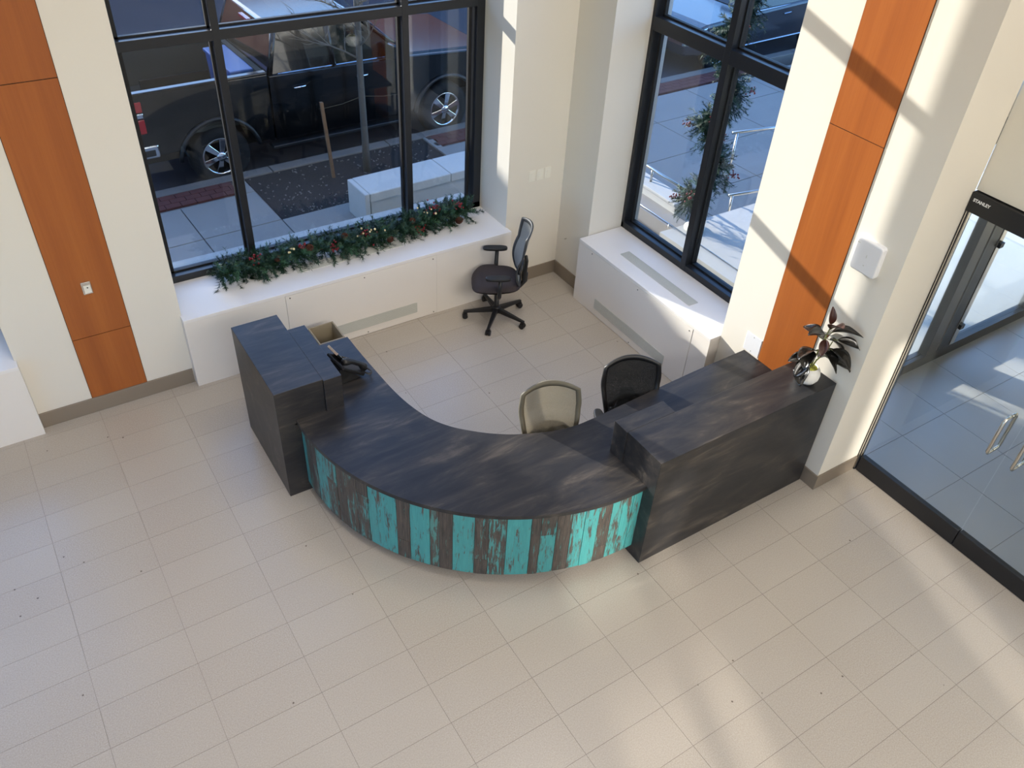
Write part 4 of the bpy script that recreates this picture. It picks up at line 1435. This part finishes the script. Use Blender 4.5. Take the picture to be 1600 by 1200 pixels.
def pickup(label, loc, rz):
    t = thing('pickup_truck', label, 'truck', loc, rz)
    kw = dict(parent=t, world=False)
    WD, WB, RAD = 2.02, 3.60, 0.415
    P = M['paint']
    # body sides with wheel arches (x from the rear hub, z from the road)
    bottom = [(-1.0, 0.62)] + arch(0, 0.53, 0.62, RAD) + [(0.75, 0.50), (2.85, 0.50)] + arch(WB, 0.53, 0.50, RAD) + [(4.45, 0.52)]
    bed_top = [(0.78, 1.43), (-1.0, 1.45)]
    side_bed = [p for p in bottom if p[0] <= 0.78] + [(0.78, 0.5)] + bed_top
    for y0, y1 in ((0.0, 0.075), (WD - 0.075, WD)):
        put('bed_side', MB().prism(side_bed, y0, y1, 'xz'), P, fix=True, bevel=0.015, **kw)
        front_side = [(0.80, 0.50), (2.85, 0.50)] + arch(WB, 0.53, 0.50, RAD) + [(4.45, 0.52), (4.52, 0.80), (4.48, 1.17), (4.2, 1.27), (2.75, 1.36), (0.80, 1.40)]
        put('door_side', MB().prism(front_side, y0, y1, 'xz'), P, fix=True, bevel=0.015, **kw)
    put('bed_floor', MBbox(-0.95, 0.06, 0.80, 0.76, WD - 0.06, 0.86), M['bedliner'], **kw)
    for y0, y1 in ((0.075, 0.10), (WD - 0.10, WD - 0.075)):
        put('bed_liner', MBbox(-0.95, y0, 0.84, 0.76, y1, 1.40), M['bedliner'], **kw)
    put('bed_front', MBbox(0.72, 0.06, 0.80, 0.80, WD - 0.06, 1.42), M['bedliner'], **kw)
    put('tailgate', MBbox(-1.02, 0.16, 0.72, -0.95, WD - 0.16, 1.44), P, bevel=0.012, **kw)
    for y0, y1 in ((-0.004, 0.105), (WD - 0.105, WD + 0.004)):
        put('bed_rail', MBbox(-1.0, y0, 1.425, 0.78, y1, 1.465), P, bevel=0.015, **kw)
    put('wheel_well', MBbox(-0.5, 0.07, 0.8, 0.5, 0.28, 1.05), M['bedliner'], bevel=0.03, **kw)
    # hood, nose, under-body
    put('hood', MB().hexa([(2.75, 0.04, 1.1), (4.48, 0.1, 1.0), (4.48, WD - 0.1, 1.0), (2.75, WD - 0.04, 1.1)], [(2.75, 0.05, 1.385), (4.42, 0.12, 1.27), (4.42, WD - 0.12, 1.27), (2.75, WD - 0.05, 1.385)]), P, bevel=0.04, fix=True, **kw)
    put('grille', MBbox(4.40, 0.1, 0.62, 4.55, WD - 0.1, 1.16), M['black_gloss'], bevel=0.02, **kw)
    put('front_bumper', MBbox(4.42, 0.02, 0.46, 4.66, WD - 0.02, 0.72), M['chrome'], bevel=0.04, **kw)
    rb = MB().box(-1.22, -0.01, 0.56, -1.02, WD + 0.01, 0.78)
    put('rear_bumper', rb, M['chrome'], bevel=0.03, **kw)
    put('bumper_corner', MBbox(-1.06, -0.012, 0.60, -0.80, 0.03, 0.775), M['chrome'], bevel=0.02, **kw)
    put('bumper_step', MBbox(-1.03, -0.016, 0.63, -0.85, 0.01, 0.72), M['black'], bevel=0.01, **kw)
    put('chassis', MBbox(-0.95, 0.25, 0.42, 4.4, WD - 0.25, 0.62), M['gap'], **kw)
    # cab
    zb, zr = 1.38, 1.93
    x0, x1, xr0, xr1 = 0.80, 2.95, 0.98, 2.30
    yb, yt = 0.06, 0.20
    base_q = [(x0, yb, zb), (x1, yb, zb), (x1, WD - yb, zb), (x0, WD - yb, zb)]
    roof_q = [(xr0, yt, zr), (xr1, yt, zr), (xr1, WD - yt, zr), (xr0, WD - yt, zr)]
    put('cab_glass', MB().hexa(base_q, roof_q), M['autoglass'], fix=True, **kw)
    put('roof', MB().hexa([(xr0 - 0.02, yt - 0.012, zr - 0.035), (xr1 + 0.03, yt - 0.012, zr - 0.035), (xr1 + 0.03, WD - yt + 0.012, zr - 0.035), (xr0 - 0.02, WD - yt + 0.012, zr - 0.035)],
                          [(xr0 + 0.06, yt + 0.06, zr + 0.025), (xr1 - 0.08, yt + 0.06, zr + 0.025), (xr1 - 0.08, WD - yt - 0.06, zr + 0.025), (xr0 + 0.06, WD - yt - 0.06, zr + 0.025)]), P, bevel=0.02, fix=True, **kw)
    for s_ in (0, 1):
        Y = (lambda y: y) if s_ == 0 else (lambda y: WD - y)
        for a, b in ((x0 + 0.03, xr0 + 0.03), (1.78, 1.76), (x1 - 0.02, xr1 - 0.02)):
            put('pillar', MB().tube([(a, Y(yb - 0.004), zb), (b, Y(yt - 0.004), zr)], 0.042, 8), P, smooth=True, **kw)
        put('belt_trim', MB().tube([(0.95, Y(yb - 0.014), 1.395), (2.70, Y(yb - 0.014), 1.375)], 0.011, 6), M['chrome'], **kw)
        for hx in (1.22, 2.18):
            put('door_handle', MB().tube([(hx - 0.09, Y(-0.008), 1.19), (hx - 0.07, Y(-0.03), 1.195), (hx + 0.07, Y(-0.03), 1.2), (hx + 0.09, Y(-0.008), 1.2)], 0.014, 8), M['chrome'], smooth=True, **kw)
        put('running_board', MBbox(0.72, Y(-0.07), 0.40, 2.9, Y(0.1), 0.45), M['black'], bevel=0.012, **kw)
        put('mirror', MB().hexa([(2.55, Y(0.02), 1.38), (2.68, Y(0.02), 1.38), (2.70, Y(-0.22), 1.40), (2.57, Y(-0.22), 1.40)], [(2.55, Y(0.0), 1.60), (2.66, Y(0.0), 1.60), (2.68, Y(-0.22), 1.62), (2.57, Y(-0.22), 1.62)]), M['black_gloss'], bevel=0.03, fix=True, **kw)
        for (za, zb2, mt) in ((1.22, 1.36, 'red'), (1.14, 1.21, 'chrome'), (0.94, 1.13, 'red')):
            put('tail_light', MBbox(-1.04, Y(-0.008), za, -0.90, Y(0.15), zb2), M[mt], bevel=0.012, **kw)
        put('headlight', MBbox(4.38, Y(-0.005), 0.92, 4.53, Y(0.3), 1.12), M['chrome'], bevel=0.02, **kw)
        for hx in (0, WB):
            fl_ = [(hx - 0.56 * math.cos(a), Y(-0.012), RAD + 0.55 * math.sin(a)) for a in [0.12 + (PI - 0.3) * k / 14 for k in range(15)]]
            put('wheel_flare', MB().tube(fl_, 0.03, 6), M['black'], smooth=True, **kw)
            wheel(t, hx, 0.03 if s_ == 0 else WD - 0.03, RAD, 0.262, 0.25, -1 if s_ == 0 else 1)
            put('arch_liner', MB().box(hx - 0.5, Y(0.30), 0.45, hx + 0.5, Y(0.34), 1.0), M['gap'], **kw)
    put('third_brake_light', MBbox(0.90, 0.85, 1.86, 0.96, 1.17, 1.90), M['red'], **kw)
    return t


rx, ry = E(0.92, 0.10)
truck = pickup('black pickup truck with chrome wheels parked along the kerb', (rx, ry, ZR), ex)
t = thing('storage_box', 'blue plastic storage box in the truck bed behind the cab', 'box', (*E(1.50, 1.0), ZR + 0.86), ex)
put('tub', MB().hexa([(-0.14, -0.5, 0), (0.14, -0.5, 0), (0.14, 0.5, 0), (-0.14, 0.5, 0)], [(-0.16, -0.53, 0.50), (0.16, -0.53, 0.50), (0.16, 0.53, 0.50), (-0.16, 0.53, 0.50)]), M['blue'], t, world=False, bevel=0.02, fix=True)
put('lid', MBbox(-0.18, -0.55, 0.50, 0.18, 0.55, 0.55), M['blue'], t, world=False, bevel=0.015)

# dark car farther along the kerb, nose towards the truck
def car(label, loc, rz):
    t = thing('parked_car', label, 'car', loc, rz)
    kw = dict(parent=t, world=False)
    WD, WB, RAD = 1.9, 2.9, 0.36
    P = M['paint2']
    prof = [(-0.95, 0.40)] + arch(0, 0.44, 0.34, RAD) + arch(WB, 0.44, 0.34, RAD) + [(3.85, 0.42), (3.95, 0.75), (3.85, 1.0), (3.0, 1.06), (1.0, 0.98), (-0.4, 0.90), (-0.9, 0.78), (-1.0, 0.6)]
    put('body', MB().prism(prof, 0.0, WD, 'xz'), P, fix=True, bevel=0.05, **kw)
    put('cabin_glass', MB().hexa([(0.75, 0.06, 0.97), (3.75, 0.06, 1.02), (3.75, WD - 0.06, 1.02), (0.75, WD - 0.06, 0.97)], [(1.65, 0.24, 1.50), (3.3, 0.24, 1.52), (3.3, WD - 0.24, 1.52), (1.65, WD - 0.24, 1.50)]), M['autoglass'], fix=True, bevel=0.03, **kw)
    put('roof', MBbox(1.62, 0.25, 1.485, 3.32, WD - 0.25, 1.545), P, bevel=0.025, **kw)
    for s_ in (0, 1):
        Y = (lambda y: y) if s_ == 0 else (lambda y: WD - y)
        put('headlight', MB().hexa([(-0.93, Y(0.02), 0.64), (-0.45, Y(-0.006), 0.70), (-0.45, Y(0.1), 0.70), (-0.96, Y(0.5), 0.64)], [(-0.86, Y(0.02), 0.76), (-0.42, Y(-0.006), 0.86), (-0.42, Y(0.1), 0.87), (-0.90, Y(0.5), 0.77)]), M['chrome'], fix=True, bevel=0.01, **kw)
        put('sill_trim', MB().tube([(0.5, Y(-0.008), 0.38), (2.4, Y(-0.008), 0.40)], 0.018, 6), M['chrome'], **kw)
        put('belt_trim', MB().tube([(0.9, Y(0.045), 0.985), (3.6, Y(0.045), 1.03)], 0.012, 6), M['chrome'], **kw)
        put('door_handle', MB().tube([(1.7, Y(-0.02), 0.86), (1.9, Y(-0.02), 0.87)], 0.013, 6), M['chrome'], **kw)
        for hx in (0, WB):
            wheel(t, hx, -0.005 if s_ == 0 else WD + 0.005, RAD, 0.235, 0.22, -1 if s_ == 0 else 1)
    put('grille', MBbox(-1.03, 0.5, 0.45, -0.9, WD - 0.5, 0.72), M['chrome'], bevel=0.02, **kw)
    return t


rx, ry = E(10.75, 0.22)
car('dark grey parked car seen through the top of the side window', (rx, ry, ZR), ex)

# entrance landing, ramp wall, rails and the garlanded pole
struct('landing', MBbox(6.62, YV + 0.12, ZR, 12.0, 6.55, -0.01), M['concrete2'])
struct('ramp_strip', MBbox(6.84, 6.56, ZR, 7.12, 8.6, -0.04), M['concrete'])
struct('entrance_bed', MBbox(5.62, 3.6, ZR, 6.6, 8.4, -0.14), M['mulch'])
t = thing('ramp_wall', 'low white ramp wall outside the side window', 'wall', (7.26, 7.6, ZS))
put('wall_body', MBbox(7.12, 6.86, ZS, 7.34, 8.6, 0.06), M['concrete2'], t)
put('wall_cap', MBbox(7.10, 6.86, 0.06, 7.36, 8.62, 0.10), M['concrete2'], t, bevel=0.008)
def rail(label, pts, posts, r=0.02):
    t = thing('handrail', label, 'handrail', (pts[0][0], pts[0][1], 0), group='entrance handrails')
    put('rail', MB().tube(pts, r, 10), M['steel'], t, smooth=True)
    for x, y, z0, z1 in posts:
        put('post', MB().tube([(x, y, z0), (x, y, z1)], r * 0.8, 8), M['steel'], t, smooth=True)
    return t
rail('short steel handrail on top of the white ramp wall', [(7.24, 7.72, 0.12), (7.24, 7.72, 0.24), (7.24, 7.66, 0.27), (7.24, 6.9, 0.27)], [(7.24, 7.5, 0.1, 0.27), (7.24, 6.95, 0.1, 0.27)])
rail('thin steel edge rail along the dark planting strip', [(6.80, 8.4, 0.03), (6.80, 5.4, 0.03)], [(6.80, 7.9, -0.2, 0.03), (6.80, 6.6, -0.2, 0.03)], 0.009)
rail('upper steel handrail behind the garlanded pole', [(8.62, 7.52, 0.5), (9.9, 7.28, 0.5)], [(8.7, 7.5, ZS, 0.5), (9.8, 7.3, ZS, 0.5)])
rail('lower steel handrail behind the garlanded pole', [(7.9, 6.72, 0.1), (9.2, 6.5, 0.1)], [(7.95, 6.7, ZS, 0.1), (9.1, 6.52, ZS, 0.1)])

PX, PY = 7.06, 6.42
t = thing('lamp_post', 'slim pale lamp post wrapped by the spiral garland outside', 'lamp post', (PX, PY, 0))
put('shaft', MB().tube([(PX, PY, -0.02), (PX, PY, 4.4)], 0.045, 14), M['grille'], t, smooth=True)
put('foot', MB().lathe([(0.13, -0.01), (0.13, 0.02), (0.06, 0.05), (0.045, 0.1)], 18, (PX, PY, 0)), M['grille'], t, smooth=True)
put('lantern', MB().lathe([(0.05, 4.38), (0.14, 4.45), (0.16, 4.75), (0.1, 4.82), (0.0, 4.9)], 16, (PX, PY, 0)), M['plate'], t, smooth=True)
sp = []
for k in range(70):
    u = k / 69
    a = 2 * PI * 3.6 * u + 0.6
    rr_ = 0.10 + 0.06 * (1 - u)
    sp.append((PX + rr_ * math.cos(a), PY + rr_ * math.sin(a), 0.12 + 3.3 * u))
g2 = thing('garland', 'spiral fir garland wound around the lamp post outside', 'garland', (PX, PY, 0))
A, Bm, tips = garland_foliage(sp, 1.5, 800, 8, 0.05, needles=60, nl=0.045)
for nm, mb, mt in (('fir_needles', A, M['needle']), ('frosted_needles', Bm, M['needle2'])):
    o = put(nm, mb, mt, g2)
    o['kind'] = 'stuff'
put('wire_core', MB().tube(sp, 0.008, 6), M['twig'], g2)
for i in range(12):
    q = Vector(sp[4 + i * 5])
    d = (q - Vector((PX, PY, q.z))).normalized()
    o = put('berry_cluster', berries(q + d * 0.17, 20, 0.035, 0.0105, 50 + i), M['berry'], g2, smooth=True)
    o['kind'] = 'stuff'

# buildings across the street (they shade the street and the lower window)
bo = MB()
bo.prism([(-45, 26), (-5.3, 26), (-9.0, 36), (-45, 36)], ZR, 14.0)
bo.box(-5.28, 26, ZR, -1.7, 30, 7.1)
bo.box(-1.68, 26.0, ZR, 40, 30, 5.4)
struct('facade_across', bo, M['facade'])
